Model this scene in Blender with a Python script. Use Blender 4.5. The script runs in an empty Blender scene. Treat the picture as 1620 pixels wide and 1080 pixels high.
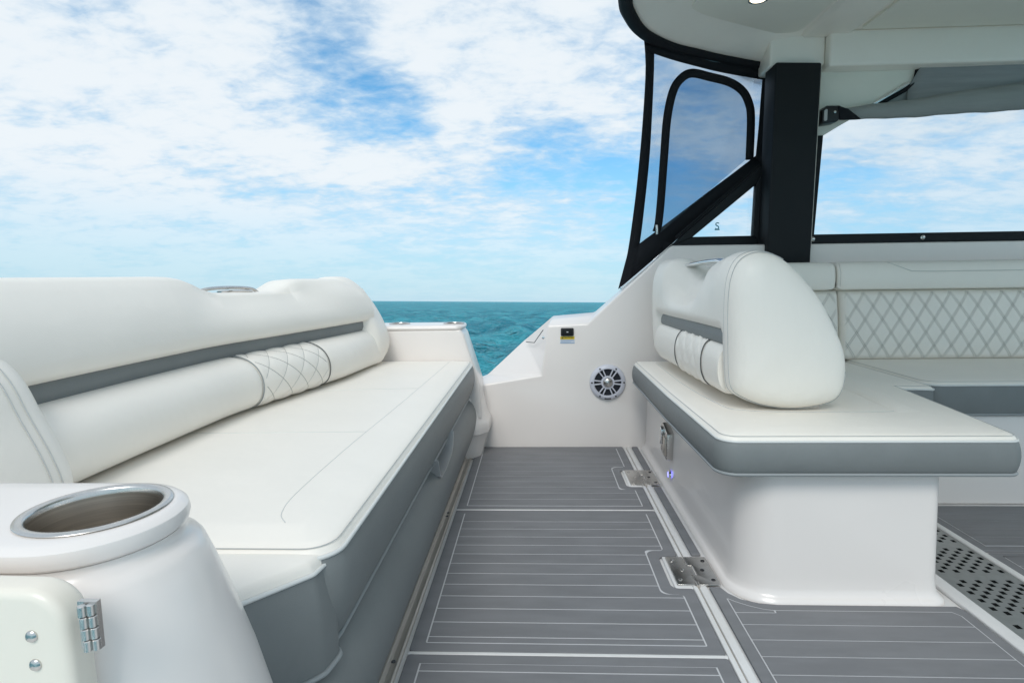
import bpy, bmesh, math, random
import numpy as np
from mathutils import Vector, Matrix, Quaternion
random.seed(7); rng = np.random.default_rng(11)
R = math.radians
scene = bpy.context.scene
COL = scene.collection

# ------------------------------------------------------------------ camera
# Everything on the boat is written in the boat's own frame (x forward, y to the far side, z up from the cockpit sole,
# metres); the boat lies heeled and trimmed a few degrees on a level sea, and HEEL turns boat frame into world.
BOAT_UP = Vector((0.01775, 0.04703, 0.99874)).normalized()      # the world's up, seen in the boat frame
HEEL = BOAT_UP.rotation_difference(Vector((0, 0, 1))).to_matrix().to_4x4()
cam_d = bpy.data.cameras.new('camera'); cam = bpy.data.objects.new('camera', cam_d); COL.objects.link(cam)
cam_d.sensor_fit = 'HORIZONTAL'; cam_d.sensor_width = 36.0; cam_d.lens = 20.33
cam_d.clip_start = 0.02; cam_d.clip_end = 40000
Bx = np.array([[0.999, -0.009, -0.043], [0.041, -0.115, 0.993], [-0.014, -0.993, -0.114]])
def _basis():
    f, P, V = 915., np.array([810., 540.]), np.array([848., 434.])
    Y = np.array([V[0]-P[0], V[1]-P[1], f]); Y /= np.linalg.norm(Y)
    t = math.tan(R(-0.8)); d = V-P; e = np.array([-1, -t]); s = (-f*f-d@d)/(e@d); VX = V+s*e
    X = np.array([VX[0]-P[0], VX[1]-P[1], f]); X /= np.linalg.norm(X)
    if X[0] < 0: X = -X
    Z = np.cross(X, Y)
    if Z[1] > 0: Z = -Z
    return np.stack([X, Y, Z])
Bx = _basis()
m = Matrix.Identity(4)
for i in range(3):
    m[i][0] = Bx[i, 0]; m[i][1] = -Bx[i, 1]; m[i][2] = -Bx[i, 2]
m[0][3], m[1][3], m[2][3] = 0, 0, 0.87
cam.matrix_world = HEEL @ m
scene.camera = cam

# ------------------------------------------------------------------ world, sun, exposure
SUN_EL, SUN_AZ = 45, 188          # azimuth measured clockwise from +y
w = bpy.data.worlds.new('World'); scene.world = w; w.use_nodes = True
nt = w.node_tree; N = nt.nodes; L = nt.links; N.clear()
def node(tree, t, **kw):
    n = tree.nodes.new(t)
    for k, v in kw.items():
        if k in n.inputs: n.inputs[k].default_value = v
        else: setattr(n, k, v)
    return n
def wmath(op, a, b=None, c=None, tree=None, clamp=False):
    tree = tree or nt
    n = tree.nodes.new('ShaderNodeMath'); n.operation = op; n.use_clamp = clamp
    for i, v in enumerate((a, b, c)):
        if v is None: continue
        if isinstance(v, (int, float)): n.inputs[i].default_value = v
        else: tree.links.new(v, n.inputs[i])
    return n.outputs[0]
def smooth(tree, v, a, b):
    n = tree.nodes.new('ShaderNodeMapRange'); n.interpolation_type = 'SMOOTHSTEP'
    tree.links.new(v, n.inputs[0]); n.inputs[1].default_value = a; n.inputs[2].default_value = b
    return n.outputs[0]
sky = node(nt, 'ShaderNodeTexSky', sky_type='NISHITA', sun_disc=False, sun_elevation=R(SUN_EL), sun_rotation=R(SUN_AZ),
           altitude=0.0, air_density=1.0, dust_density=0.6, ozone_density=2.2)
tc = node(nt, 'ShaderNodeTexCoord')
sep = node(nt, 'ShaderNodeSeparateXYZ'); L.new(tc.outputs['Generated'], sep.inputs[0])
zc = wmath('MAXIMUM', sep.outputs[2], 0.0)
zz = wmath('ADD', zc, 0.20)
cx = wmath('DIVIDE', sep.outputs[0], zz); cy = wmath('DIVIDE', sep.outputs[1], zz)
comb = node(nt, 'ShaderNodeCombineXYZ'); L.new(cx, comb.inputs[0]); L.new(cy, comb.inputs[1])
def wnoise(scale, detail, rough, dist, off, stretch=(1, 1, 1), rot=0):
    mp = node(nt, 'ShaderNodeMapping'); L.new(comb.outputs[0], mp.inputs[0])
    mp.inputs['Location'].default_value = off; mp.inputs['Scale'].default_value = stretch; mp.inputs['Rotation'].default_value = (0, 0, rot)
    n = node(nt, 'ShaderNodeTexNoise', Scale=scale, Detail=detail, Roughness=rough, Distortion=dist)
    L.new(mp.outputs[0], n.inputs['Vector']); return n.outputs['Fac']
big = wnoise(1.3, 4, 0.5, 0.3, (3.1, 7.7, 0))
mid = wnoise(3.4, 10, 0.60, 0.25, (1.3, 2.2, 0), (0.9, 1.0, 1), 0.5)
fine = wnoise(13.0, 8, 0.58, 0.4, (4.3, 0.7, 0), (0.8, 1.0, 1), 0.35)
cir = wnoise(2.2, 8, 0.6, 0.9, (0.4, 5.2, 0), (0.4, 1.5, 1), 0.15)
# openings in the veil of cloud, each at its own bearing
def hole(az, el, r0, r1):
    d = (math.sin(R(az))*math.cos(R(el)), math.cos(R(az))*math.cos(R(el)), math.sin(R(el)))
    dp = node(nt, 'ShaderNodeVectorMath', operation='DOT_PRODUCT'); L.new(tc.outputs['Generated'], dp.inputs[0]); dp.inputs[1].default_value = d
    return smooth(nt, dp.outputs['Value'], math.cos(R(r1)), math.cos(R(r0)))
HOLES = [(-17, 18.5, 0.3, 6.5, 0.09), (-13.5, 17.5, 0.3, 5.0, 0.08), (-11, 17.0, .3, 3.0, .06), (-19.5, 26.5, 0.3, 4.0, 0.05), (0.5, 12.3, 0.5, 7.0, 0.13), (11, 9.5, 1, 8.5, .15), (27, 6.5, 2, 8, .10), (-42, 14, 4, 26, -.05), (-6, 25, 2, 11, -.07)]
cov = wmath('ADD', wmath('MULTIPLY', big, 0.25), wmath('MULTIPLY', mid, 0.48))
cov = wmath('ADD', cov, wmath('MULTIPLY', fine, 0.32))
cov = wmath('ADD', cov, wmath('MULTIPLY', cir, 0.30))
ripple = wnoise(30.0, 4, 0.5, 0.2, (9.1, 3.3, 0), (0.7, 1.2, 1), 0.6)
cov = wmath('ADD', cov, wmath('MULTIPLY', wmath('SUBTRACT', ripple, 0.5), 0.10))
for az, el, a, b, k in HOLES:
    cov = wmath('SUBTRACT', cov, wmath('MULTIPLY', hole(az, el, a, b), k))
dens = smooth(nt, cov, 0.43, 0.73)
thick = smooth(nt, cov, 0.57, 0.78)
veil = wmath('ADD', wmath('MULTIPLY', dens, 0.93), 0.04, clamp=True)
hazeb = smooth(nt, sep.outputs[2], 0.34, 0.0)                       # a veil of moist air lies along the horizon
ccol = node(nt, 'ShaderNodeMixRGB'); L.new(thick, ccol.inputs[0])
ccol.inputs[1].default_value = (4.2, 5.05, 5.75, 1); ccol.inputs[2].default_value = (5.45, 5.8, 6.05, 1)
hz = node(nt, 'ShaderNodeMixRGB'); L.new(wmath('MULTIPLY', hazeb, 0.88), hz.inputs[0])
skyg = node(nt, 'ShaderNodeMixRGB', blend_type='MULTIPLY'); skyg.inputs[0].default_value = 1; L.new(sky.outputs[0], skyg.inputs[1]); skyg.inputs[2].default_value = (0.36, 0.92, 1.08, 1)
L.new(skyg.outputs[0], hz.inputs[1]); hz.inputs[2].default_value = (3.3, 4.6, 5.45, 1)
hzc = smooth(nt, sep.outputs[2], 0.20, 0.0)
mixc = node(nt, 'ShaderNodeMixRGB'); L.new(wmath('MULTIPLY', veil, wmath('SUBTRACT', 1.0, wmath('MULTIPLY', hzc, 0.80))), mixc.inputs[0])
L.new(hz.outputs[0], mixc.inputs[1]); L.new(ccol.outputs[0], mixc.inputs[2])
bg = node(nt, 'ShaderNodeBackground'); bg.inputs['Strength'].default_value = 0.10
L.new(mixc.outputs[0], bg.inputs['Color'])
wo = node(nt, 'ShaderNodeOutputWorld'); L.new(bg.outputs[0], wo.inputs[0])

sd = bpy.data.lights.new('sun', 'SUN'); sd.energy = 0.95; sd.angle = R(24); sd.color = (1.0, 0.965, 0.91)
sun = bpy.data.objects.new('sun', sd); COL.objects.link(sun)
sdir = Vector((math.sin(R(SUN_AZ))*math.cos(R(SUN_EL)), math.cos(R(SUN_AZ))*math.cos(R(SUN_EL)), math.sin(R(SUN_EL))))
sun.rotation_euler = sdir.to_track_quat('Z', 'Y').to_euler()
vs = scene.view_settings
vs.view_transform = 'Standard'; vs.look = 'None'; vs.exposure = 0.68; vs.gamma = 1.0; vs.use_curve_mapping = False
scene.render.engine = 'CYCLES'
scene.cycles.max_bounces = 10; scene.cycles.diffuse_bounces = 6; scene.cycles.transparent_max_bounces = 16
scene.cycles.use_denoising = True

# ------------------------------------------------------------------ materials
MATS = {}
def mat(name, col, rough=0.5, metal=0.0, coat=0.0, bump=None, vary=None, spec=0.5, aniso=0, coatr=0.1):
    m = bpy.data.materials.new(name); m.use_nodes = True
    t = m.node_tree; b = t.nodes['Principled BSDF']
    b.inputs['Base Color'].default_value = (*col, 1); b.inputs['Roughness'].default_value = rough
    b.inputs['Metallic'].default_value = metal; b.inputs['Coat Weight'].default_value = coat
    b.inputs['Coat Roughness'].default_value = coatr
    b.inputs['Specular IOR Level'].default_value = spec; b.inputs['Anisotropic'].default_value = aniso
    co = node(t, 'ShaderNodeTexCoord')
    if vary:                                   # (scale, amount, stretch): soft blotches and wear in the colour
        sc, am, st = vary
        mp = node(t, 'ShaderNodeMapping'); mp.inputs['Scale'].default_value = st
        t.links.new(co.outputs['Object'], mp.inputs[0])
        n = node(t, 'ShaderNodeTexNoise', Scale=sc, Detail=6.0, Roughness=0.6); t.links.new(mp.outputs[0], n.inputs['Vector'])
        mx = node(t, 'ShaderNodeMixRGB'); t.links.new(smooth(t, n.outputs['Fac'], 0.3, 0.7), mx.inputs[0])
        mx.inputs[1].default_value = (*[c*(1-am) for c in col], 1); mx.inputs[2].default_value = (*[min(1, c*(1+am)) for c in col], 1)
        t.links.new(mx.outputs[0], b.inputs['Base Color'])
        rr = node(t, 'ShaderNodeMapRange'); t.links.new(n.outputs['Fac'], rr.inputs[0])
        rr.inputs[3].default_value = max(0.02, rough*0.92); rr.inputs[4].default_value = min(1, rough*1.08)
        t.links.new(rr.outputs[0], b.inputs['Roughness'])
    if bump:                                   # list of (kind, scale, strength, distance, stretch)
        prev = None
        for kind, sc, stg, dist, st in bump:
            mp = node(t, 'ShaderNodeMapping'); mp.inputs['Scale'].default_value = st
            t.links.new(co.outputs['Object'], mp.inputs[0])
            if kind == 'v':
                n = node(t, 'ShaderNodeTexVoronoi', Scale=sc); o = n.outputs['Distance']
            else:
                n = node(t, 'ShaderNodeTexNoise', Scale=sc, Detail=4.0); o = n.outputs['Fac']
            t.links.new(mp.outputs[0], n.inputs['Vector'])
            bp = node(t, 'ShaderNodeBump', Strength=stg, Distance=dist); t.links.new(o, bp.inputs['Height'])
            if prev: t.links.new(prev.outputs[0], bp.inputs['Normal'])
            prev = bp
        t.links.new(prev.outputs[0], b.inputs['Normal'])
    MATS[name] = m
    return m
one = (1, 1, 1)
mat('gelcoat', (0.825, 0.772, 0.735), 0.28, coat=0.35, vary=(1.2, 0.008, one))
mat('gelcoat_cream', (0.85, 0.785, 0.68), 0.35, coat=0.2, vary=(4, 0.015, one))
mat('sole_white', (0.74, 0.73, 0.72), 0.4, vary=(9, 0.04, one), bump=[('n', 60, 0.1, 0.001, one)])
mat('white_vinyl', (0.87, 0.825, 0.755), 0.42, vary=(5, 0.012, one), bump=[('v', 700, 0.10, 0.0006, one), ('n', 6, 0.18, 0.02, one), ('n', 22, 0.12, 0.006, one)])
mat('white_vinyl_wrinkled', (0.87, 0.825, 0.755), 0.42, bump=[('v', 700, 0.10, 0.0006, one), ('n', 7, 0.45, 0.02, (1, 1, .6)), ('n', 26, 0.15, 0.006, (1, 1, .5))])
mat('grey_vinyl', (0.192, 0.206, 0.205), 0.48, vary=(6, 0.05, one), bump=[('v', 1100, 0.25, 0.0008, one), ('n', 9, 0.12, 0.01, one)])
mat('grey_piping', (0.29, 0.31, 0.315), 0.45)
mat('white_piping', (0.70, 0.71, 0.69), 0.45)
mat('seam', (0.62, 0.625, 0.60), 0.5)
mat('dark_thread', (0.10, 0.105, 0.11), 0.7)
mat('quilt_thread', (0.40, 0.40, 0.38), 0.7)
mat('pale_thread', (0.50, 0.51, 0.50), 0.7)
mat('foam_mat', (0.205, 0.207, 0.216), 0.85, vary=(9, 0.07, (0.5, 2, 1)), bump=[('n', 500, 0.25, 0.001, (0.25, 2.5, 1)), ('n', 1500, 0.3, 0.0006, one)], spec=0.25)
mat('foam_base', (0.56, 0.56, 0.57), 0.8, spec=0.25)
mat('headliner', (0.82, 0.80, 0.71), 0.7, vary=(3, 0.02, one), bump=[('n', 260, 0.12, 0.001, one)])
mat('hardtop_white', (0.90, 0.85, 0.77), 0.38, coat=0.15, vary=(3, 0.02, one))
mat('stainless', (0.62, 0.60, 0.575), 0.24, metal=1, vary=(60, 0.05, (1, 1, 0.05)), aniso=0.4)
mat('stainless_plate', (0.50, 0.49, 0.47), 0.42, metal=0.9, vary=(40, 0.06, one))
mat('stainless_brushed', (0.62, 0.575, 0.52), 0.30, metal=1, vary=(150, 0.12, (0.05, 0.05, 2.5)))
mat('chrome', (0.78, 0.79, 0.80), 0.07, metal=1)
mat('aluminium', (0.56, 0.52, 0.47), 0.5, metal=0.45, vary=(25, 0.14, (3, 0.15, 1)))
mat('black_canvas', (0.008, 0.009, 0.012), 0.8, bump=[('n', 700, 0.3, 0.001, one)], spec=0.3)
mat('black_powder', (0.010, 0.012, 0.014), 0.6, spec=0.25, bump=[('n', 900, 0.12, 0.0008, one)])
mat('black_plastic', (0.012, 0.012, 0.014), 0.35)
mat('dark_cone', (0.010, 0.012, 0.02), 0.5)
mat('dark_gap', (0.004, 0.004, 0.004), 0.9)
mat('speaker_white', (0.66, 0.67, 0.74), 0.35)
mat('blind_grey', (0.30, 0.31, 0.30), 0.8, vary=(12, 0.06, (0.4, 1, 3)), bump=[('n', 400, 0.25, 0.001, one), ('n', 14, 0.2, 0.01, (0.5, 1, 2))])
mat('blind_translucent', (0.30, 0.31, 0.31), 0.8, vary=(12, 0.1, (0.3, 1, 3)))
mat('handle_grey', (0.42, 0.42, 0.42), 0.35)
mat('label_yellow', (0.75, 0.55, 0.02), 0.5)
mat('label_white', (0.72, 0.75, 0.80), 0.5)
mat('label_print', (0.03, 0.03, 0.03), 0.6)
mat('label_blue', (0.25, 0.40, 0.60), 0.6)
mat('decal_teal', (0.02, 0.22, 0.28), 0.5)
def wear(name, dust, amount):
    """dried salt and tread marks: broad pale patches and scattered specks, fixed to the deck"""
    t = MATS[name].node_tree; b = t.nodes['Principled BSDF']; src = b.inputs['Base Color'].links[0].from_socket
    co = node(t, 'ShaderNodeTexCoord')
    n1 = node(t, 'ShaderNodeTexNoise', Scale=2.3, Detail=7.0, Roughness=0.62, Distortion=0.6); t.links.new(co.outputs['Object'], n1.inputs['Vector'])
    n2 = node(t, 'ShaderNodeTexVoronoi', Scale=26.0); t.links.new(co.outputs['Object'], n2.inputs['Vector'])
    f = wmath('ADD', wmath('MULTIPLY', smooth(t, n1.outputs['Fac'], 0.45, 0.75), amount, tree=t), wmath('MULTIPLY', smooth(t, n2.outputs['Distance'], 0.045, 0.02), 0.35, tree=t), tree=t, clamp=True)
    mx = node(t, 'ShaderNodeMixRGB'); t.links.new(f, mx.inputs[0]); t.links.new(src, mx.inputs[1]); mx.inputs[2].default_value = (*dust, 1)
    t.links.new(mx.outputs[0], b.inputs['Base Color'])
wear('foam_mat', (0.30, 0.30, 0.30), 0.12); wear('sole_white', (0.55, 0.52, 0.46), 0.30); wear('aluminium', (0.30, 0.26, 0.22), 0.25)
def emit(name, col, s):
    m = bpy.data.materials.new(name); m.use_nodes = True; t = m.node_tree
    b = t.nodes['Principled BSDF']; b.inputs['Emission Color'].default_value = (*col, 1); b.inputs['Emission Strength'].default_value = s
    b.inputs['Base Color'].default_value = (*col, 1); MATS[name] = m
emit('led_blue', (0.25, 0.25, 1.0), 1.6); emit('lamp_warm', (1.0, 0.86, 0.62), 2.2)
def clear(name, tint, veil, gloss):
    m = bpy.data.materials.new(name); m.use_nodes = True; t = m.node_tree; t.nodes.clear()
    tr = node(t, 'ShaderNodeBsdfTransparent'); tr.inputs[0].default_value = (*tint, 1)
    df = node(t, 'ShaderNodeBsdfDiffuse'); df.inputs[0].default_value = (0.42, 0.49, 0.56, 1)
    gl = node(t, 'ShaderNodeBsdfGlossy', Roughness=0.06)
    co = node(t, 'ShaderNodeTexCoord'); n = node(t, 'ShaderNodeTexNoise', Scale=5.0, Detail=5.0); t.links.new(co.outputs['Object'], n.inputs['Vector'])
    a = node(t, 'ShaderNodeMixShader'); t.links.new(wmath('MULTIPLY', n.outputs['Fac'], veil*2, tree=t), a.inputs[0]); t.links.new(tr.outputs[0], a.inputs[1]); t.links.new(df.outputs[0], a.inputs[2])
    fr = node(t, 'ShaderNodeFresnel', IOR=1.4)
    b = node(t, 'ShaderNodeMixShader'); t.links.new(wmath('MULTIPLY', fr.outputs[0], gloss, tree=t), b.inputs[0]); t.links.new(a.outputs[0], b.inputs[1]); t.links.new(gl.outputs[0], b.inputs[2])
    o = node(t, 'ShaderNodeOutputMaterial'); t.links.new(b.outputs[0], o.inputs[0]); MATS[name] = m
clear('clear_vinyl', (0.52, 0.63, 0.74), 0.10, 0.7)
clear('clear_vinyl_thin', (0.66, 0.73, 0.81), 0.12, 0.6)
clear('window_glass', (0.93, 0.96, 0.98), 0.0, 0.8)

# ------------------------------------------------------------------ helpers
def mk(name, V, F, material, parent=None, smooth_deg=35, bevel=0, seg=3, bev_deg=30, sub=0, recalc=True):
    bm = bmesh.new()
    vs_ = [bm.verts.new(v) for v in V]
    for f in F:
        try: bm.faces.new([vs_[i] for i in f])
        except ValueError: pass
    if recalc: bmesh.ops.recalc_face_normals(bm, faces=bm.faces)
    if bevel:
        ed = [e for e in bm.edges if len(e.link_faces) == 2 and e.calc_face_angle(0) > R(bev_deg)]
        bmesh.ops.bevel(bm, geom=ed, offset=bevel, offset_type='OFFSET', segments=seg, profile=0.5, affect='EDGES', clamp_overlap=True)
    me = bpy.data.meshes.new(name); bm.to_mesh(me); bm.free()
    me.materials.append(MATS[material] if isinstance(material, str) else material)
    me.polygons.foreach_set('use_smooth', [True]*len(me.polygons))
    if smooth_deg < 180: me.set_sharp_from_angle(angle=R(smooth_deg))
    o = bpy.data.objects.new(name, me); COL.objects.link(o)
    if parent is not None: o.parent = parent
    if sub:
        s = o.modifiers.new('sub', 'SUBSURF'); s.levels = s.render_levels = sub
    return o
def tag(o, label=None, cat=None, group=None, kind=None):
    for k, v in (('label', label), ('category', cat), ('group', group), ('kind', kind)):
        if v: o[k] = v
    return o
def thing(name, label, cat, group=None, kind=None):
    o = bpy.data.objects.new(name, None); o.empty_display_size = 0.1; COL.objects.link(o)
    return tag(o, label, cat, group, kind)
def A3(axis, u, v, d):
    return {'x': (d, u, v), 'y': (u, d, v), 'z': (u, v, d)}[axis]
def prism(name, poly, axis, a, b, material, parent=None, bevel=0, seg=3, **kw):
    n = len(poly); V = [A3(axis, u, v, a) for u, v in poly]+[A3(axis, u, v, b) for u, v in poly]
    F = [list(range(n)), list(range(2*n-1, n-1, -1))]+[[i, (i+1) % n, n+(i+1) % n, n+i] for i in range(n)]
    return mk(name, V, F, material, parent, bevel=bevel, seg=seg, **kw)
def box(name, lo, hi, material, parent=None, bevel=0, seg=3, **kw):
    return prism(name, [(lo[0], lo[1]), (hi[0], lo[1]), (hi[0], hi[1]), (lo[0], hi[1])], 'z', lo[2], hi[2], material, parent, bevel, seg, **kw)
def rounded(poly, r, n=6):
    """polygon with arcs at its corners; r is one radius or one per corner"""
    out = []; k = len(poly)
    for i, p in enumerate(poly):
        ri = r[i] if isinstance(r, (list, tuple)) else r
        p = np.array(p, float); a = np.array(poly[i-1], float)-p; b = np.array(poly[(i+1) % k], float)-p
        la, lb = np.linalg.norm(a), np.linalg.norm(b); a /= la; b /= lb
        ang = math.acos(max(-1, min(1, a@b)))
        if ri <= 1e-6 or ang > math.pi-0.02: out.append(tuple(p)); continue
        d = min(ri/math.tan(ang/2), la*0.49, lb*0.49); rr = d*math.tan(ang/2)
        c = p+(a+b)/np.linalg.norm(a+b)*(rr/math.sin(ang/2))
        p0 = p+a*d-c; p1 = p+b*d-c
        t0 = math.atan2(p0[1], p0[0]); t1 = math.atan2(p1[1], p1[0])
        dt = (t1-t0+math.pi) % (2*math.pi)-math.pi
        for j in range(n+1):
            t = t0+dt*j/n; out.append((c[0]+rr*math.cos(t), c[1]+rr*math.sin(t)))
    return out
def densify(poly, step):
    out = []
    for i, p in enumerate(poly):
        q = poly[(i+1) % len(poly)]; n = max(1, int(math.dist(p, q)/step))
        for j in range(n): out.append((p[0]+(q[0]-p[0])*j/n, p[1]+(q[1]-p[1])*j/n))
    return out
def area(p): return 0.5*sum(p[i-1][0]*p[i][1]-p[i][0]*p[i-1][1] for i in range(len(p)))
def offset(poly, d):
    """move a closed outline outwards by d"""
    s = 1 if area(poly) > 0 else -1; out = []; k = len(poly)
    for i in range(k):
        a = np.array(poly[i-1]); b = np.array(poly[(i+1) % k]); p = np.array(poly[i])
        t = b-a; L_ = np.linalg.norm(t)
        if L_ < 1e-9: out.append(tuple(p)); continue
        t /= L_; out.append((p[0]+s*t[1]*d, p[1]-s*t[0]*d))
    return out
def inset(poly, d):
    """shrink a convex outline by d along rays from its middle; never folds at the corners"""
    P = np.array(poly, float); Q = np.roll(P, -1, 0); s = 1 if area(poly) > 0 else -1
    t = Q-P; ln = np.linalg.norm(t, axis=1); ok = ln > 1e-4; t = t[ok]/ln[ok][:, None]; nrm = np.stack([t[:, 1], -t[:, 0]], 1)*s
    hh = (nrm*P[ok]).sum(1); c = P.mean(0) if False else (P.min(0)+P.max(0))/2
    D = P-c; den = D@nrm.T; num = (hh-d-nrm@c)[None, :]
    k = np.where(den > 1e-6, num/np.maximum(den, 1e-6), 1e9).min(1)
    k = np.clip(k, 0.35, 1.0)
    return [tuple(p) for p in c+D*k[:, None]]
def loft(name, rings, material, parent=None, caps=(True, True), closed=True, **kw):
    n = len(rings[0]); V = [p for r in rings for p in r]; F = []
    for i in range(len(rings)-1):
        for j in range(n if closed else n-1):
            F.append([i*n+j, i*n+(j+1) % n, (i+1)*n+(j+1) % n, (i+1)*n+j])
    if caps[0]: F.append(list(range(n-1, -1, -1)))
    if caps[1]: F.append([(len(rings)-1)*n+j for j in range(n)])
    return mk(name, V, F, material, parent, **kw)
def tube(name, path, r, material, parent=None, n=8, closed=False, caps=True, **kw):
    P = [Vector(p) for p in path]; rings = []; k = len(P); up = None
    for i in range(k):
        if closed: t = P[(i+1) % k]-P[i-1]
        else: t = P[min(i+1, k-1)]-P[max(i-1, 0)]
        t.normalize()
        if up is None:
            up = t.orthogonal().normalized()
        up = (up-t*up.dot(t)); up = up.normalized() if up.length > 1e-6 else t.orthogonal().normalized()
        s = t.cross(up); rr = r[i] if isinstance(r, (list, tuple)) else r
        rings.append([tuple(P[i]+(up*math.cos(2*math.pi*j/n)+s*math.sin(2*math.pi*j/n))*rr) for j in range(n)])
    if closed:
        # match the seam of the last ring to the first
        best = min(range(n), key=lambda o: (Vector(rings[-1][o])-Vector(rings[0][0])).length)
        rings.append(rings[0][-best:]+rings[0][:-best] if best else list(rings[0]))
        return loft(name, rings, material, parent, caps=(False, False), **kw)
    return loft(name, rings, material, parent, caps=(caps, caps), **kw)
def spin(name, prof, center, material, parent=None, n=32, axis='z', cap=True, **kw):
    """revolve (radius, height) profile; axis 'z' up, 'y' towards the viewer (height along -y), 'x' along -x"""
    rings = []
    for r, h in prof:
        ring = []
        for j in range(n):
            a = 2*math.pi*j/n; c, s = r*math.cos(a), r*math.sin(a)
            ring.append({'z': (center[0]+c, center[1]+s, center[2]+h), 'y': (center[0]+c, center[1]-h, center[2]+s),
                         'x': (center[0]-h, center[1]+c, center[2]+s)}[axis])
        rings.append(ring)
    return loft(name, rings, material, parent, caps=(cap, cap), **kw)
def interp(x, xs, ys):
    """smooth (cosine free, pchip-like) interpolation"""
    xs, ys = np.array(xs, float), np.array(ys, float)
    if x <= xs[0]: return float(ys[0])
    if x >= xs[-1]: return float(ys[-1])
    i = int(np.searchsorted(xs, x)-1); h = xs[1:]-xs[:-1]; d = (ys[1:]-ys[:-1])/h
    def slope(k):
        if k == 0 or k == len(xs)-1: return 0.0 if k else d[0]
        return 0.0 if d[k-1]*d[k] <= 0 else 2*d[k-1]*d[k]/(d[k-1]+d[k])
    t = (x-xs[i])/h[i]; m0, m1 = slope(i)*h[i], slope(i+1)*h[i]
    return float((2*t**3-3*t**2+1)*ys[i]+(t**3-2*t**2+t)*m0+(-2*t**3+3*t**2)*ys[i+1]+(t**3-t**2)*m1)
def spline(pts, n):
    """n points of a smooth curve through pts (any dimension)"""
    pts = np.array(pts, float); s = np.concatenate([[0], np.cumsum(np.linalg.norm(np.diff(pts, axis=0), axis=1))])
    return [tuple(interp(t, s, pts[:, k]) for k in range(pts.shape[1])) for t in np.linspace(0, s[-1], n)]
def catmull(pts, per=6, closed=False):
    P = [np.array(p, float) for p in pts]; k = len(P); out = []
    rng_ = range(k if closed else k-1)
    for i in rng_:
        p0 = P[i-1] if (closed or i > 0) else P[i]; p1 = P[i]; p2 = P[(i+1) % k]
        p3 = P[(i+2) % k] if (closed or i+2 < k) else P[i+1]
        for j in range(per):
            t = j/per
            out.append(tuple(0.5*((2*p1)+(-p0+p2)*t+(2*p0-5*p1+4*p2-p3)*t*t+(-p0+3*p1-3*p2+p3)*t**3)))
    if not closed: out.append(tuple(P[-1]))
    return out
def subtract(o, cutter):
    """carve cutter out of o and remove the cutter"""
    md = o.modifiers.new('cut', 'BOOLEAN'); md.operation = 'DIFFERENCE'; md.object = cutter; md.solver = 'EXACT'
    dg = bpy.context.evaluated_depsgraph_get(); dg.update()
    me = bpy.data.meshes.new_from_object(o.evaluated_get(dg)); o.modifiers.clear(); old = o.data; o.data = me; me.name = old.name
    bpy.data.meshes.remove(old); cm = cutter.data; bpy.data.objects.remove(cutter); bpy.data.meshes.remove(cm)
    me.set_sharp_from_angle(angle=R(35))
def cushion(parent, outline, z0, z1, prefix='', crown=0.012, bulge=0.012, lean=0.0, edge=0.018, top_name='seat_top', side_name='side_band',
            topm='white_vinyl', sidem='grey_vinyl', step=0.03, pip=0.0045, soft=1.0):
    """upholstered slab: pale top over a darker bulging band, with piping along both edges"""
    ol = densify(outline, step)
    top = []
    for d, h in ((0.000, 0.0), (-0.004, edge*0.45), (-0.012, edge*0.85), (-0.026, edge), (-0.06, edge+crown*0.6), (-0.075, edge+crown*0.68)):
        top.append([(x, y, z1-edge+h) for x, y in inset(ol, -d*soft)])
    t = loft(top_name, top, topm, parent, caps=(False, True), smooth_deg=60)
    side = []
    for k in range(9):
        s = k/8; z = z1-edge-(z1-edge-z0)*s
        d = bulge*math.sin(math.pi*s)**0.7-lean*s
        side.append([(x, y, z) for x, y in (offset(ol, d) if d >= 0 else inset(ol, -d))])
    side.append([(x, y, z0-0.004) for x, y in inset(ol, lean+0.015)])
    sb = loft(side_name, side, sidem, parent, caps=(False, True), smooth_deg=60)
    p1 = tube('piping', [(x, y, z1-edge-0.002) for x, y in offset(ol, 0.0015)], pip*0.8, 'white_piping', t, n=6, closed=True, smooth_deg=180)
    p2 = tube('piping', [(x, y, z0) for x, y in (offset(ol, 0.002-lean) if lean < 0.002 else inset(ol, lean-0.002))], pip, 'grey_piping', sb, n=6, closed=True, smooth_deg=180)
    st = tube('stitching', [(x, y, z1-edge*0.25) for x, y in inset(ol, 0.0065)], 0.0008, 'pale_thread', t, n=4, closed=True, smooth_deg=180)
    return t, sb

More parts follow.
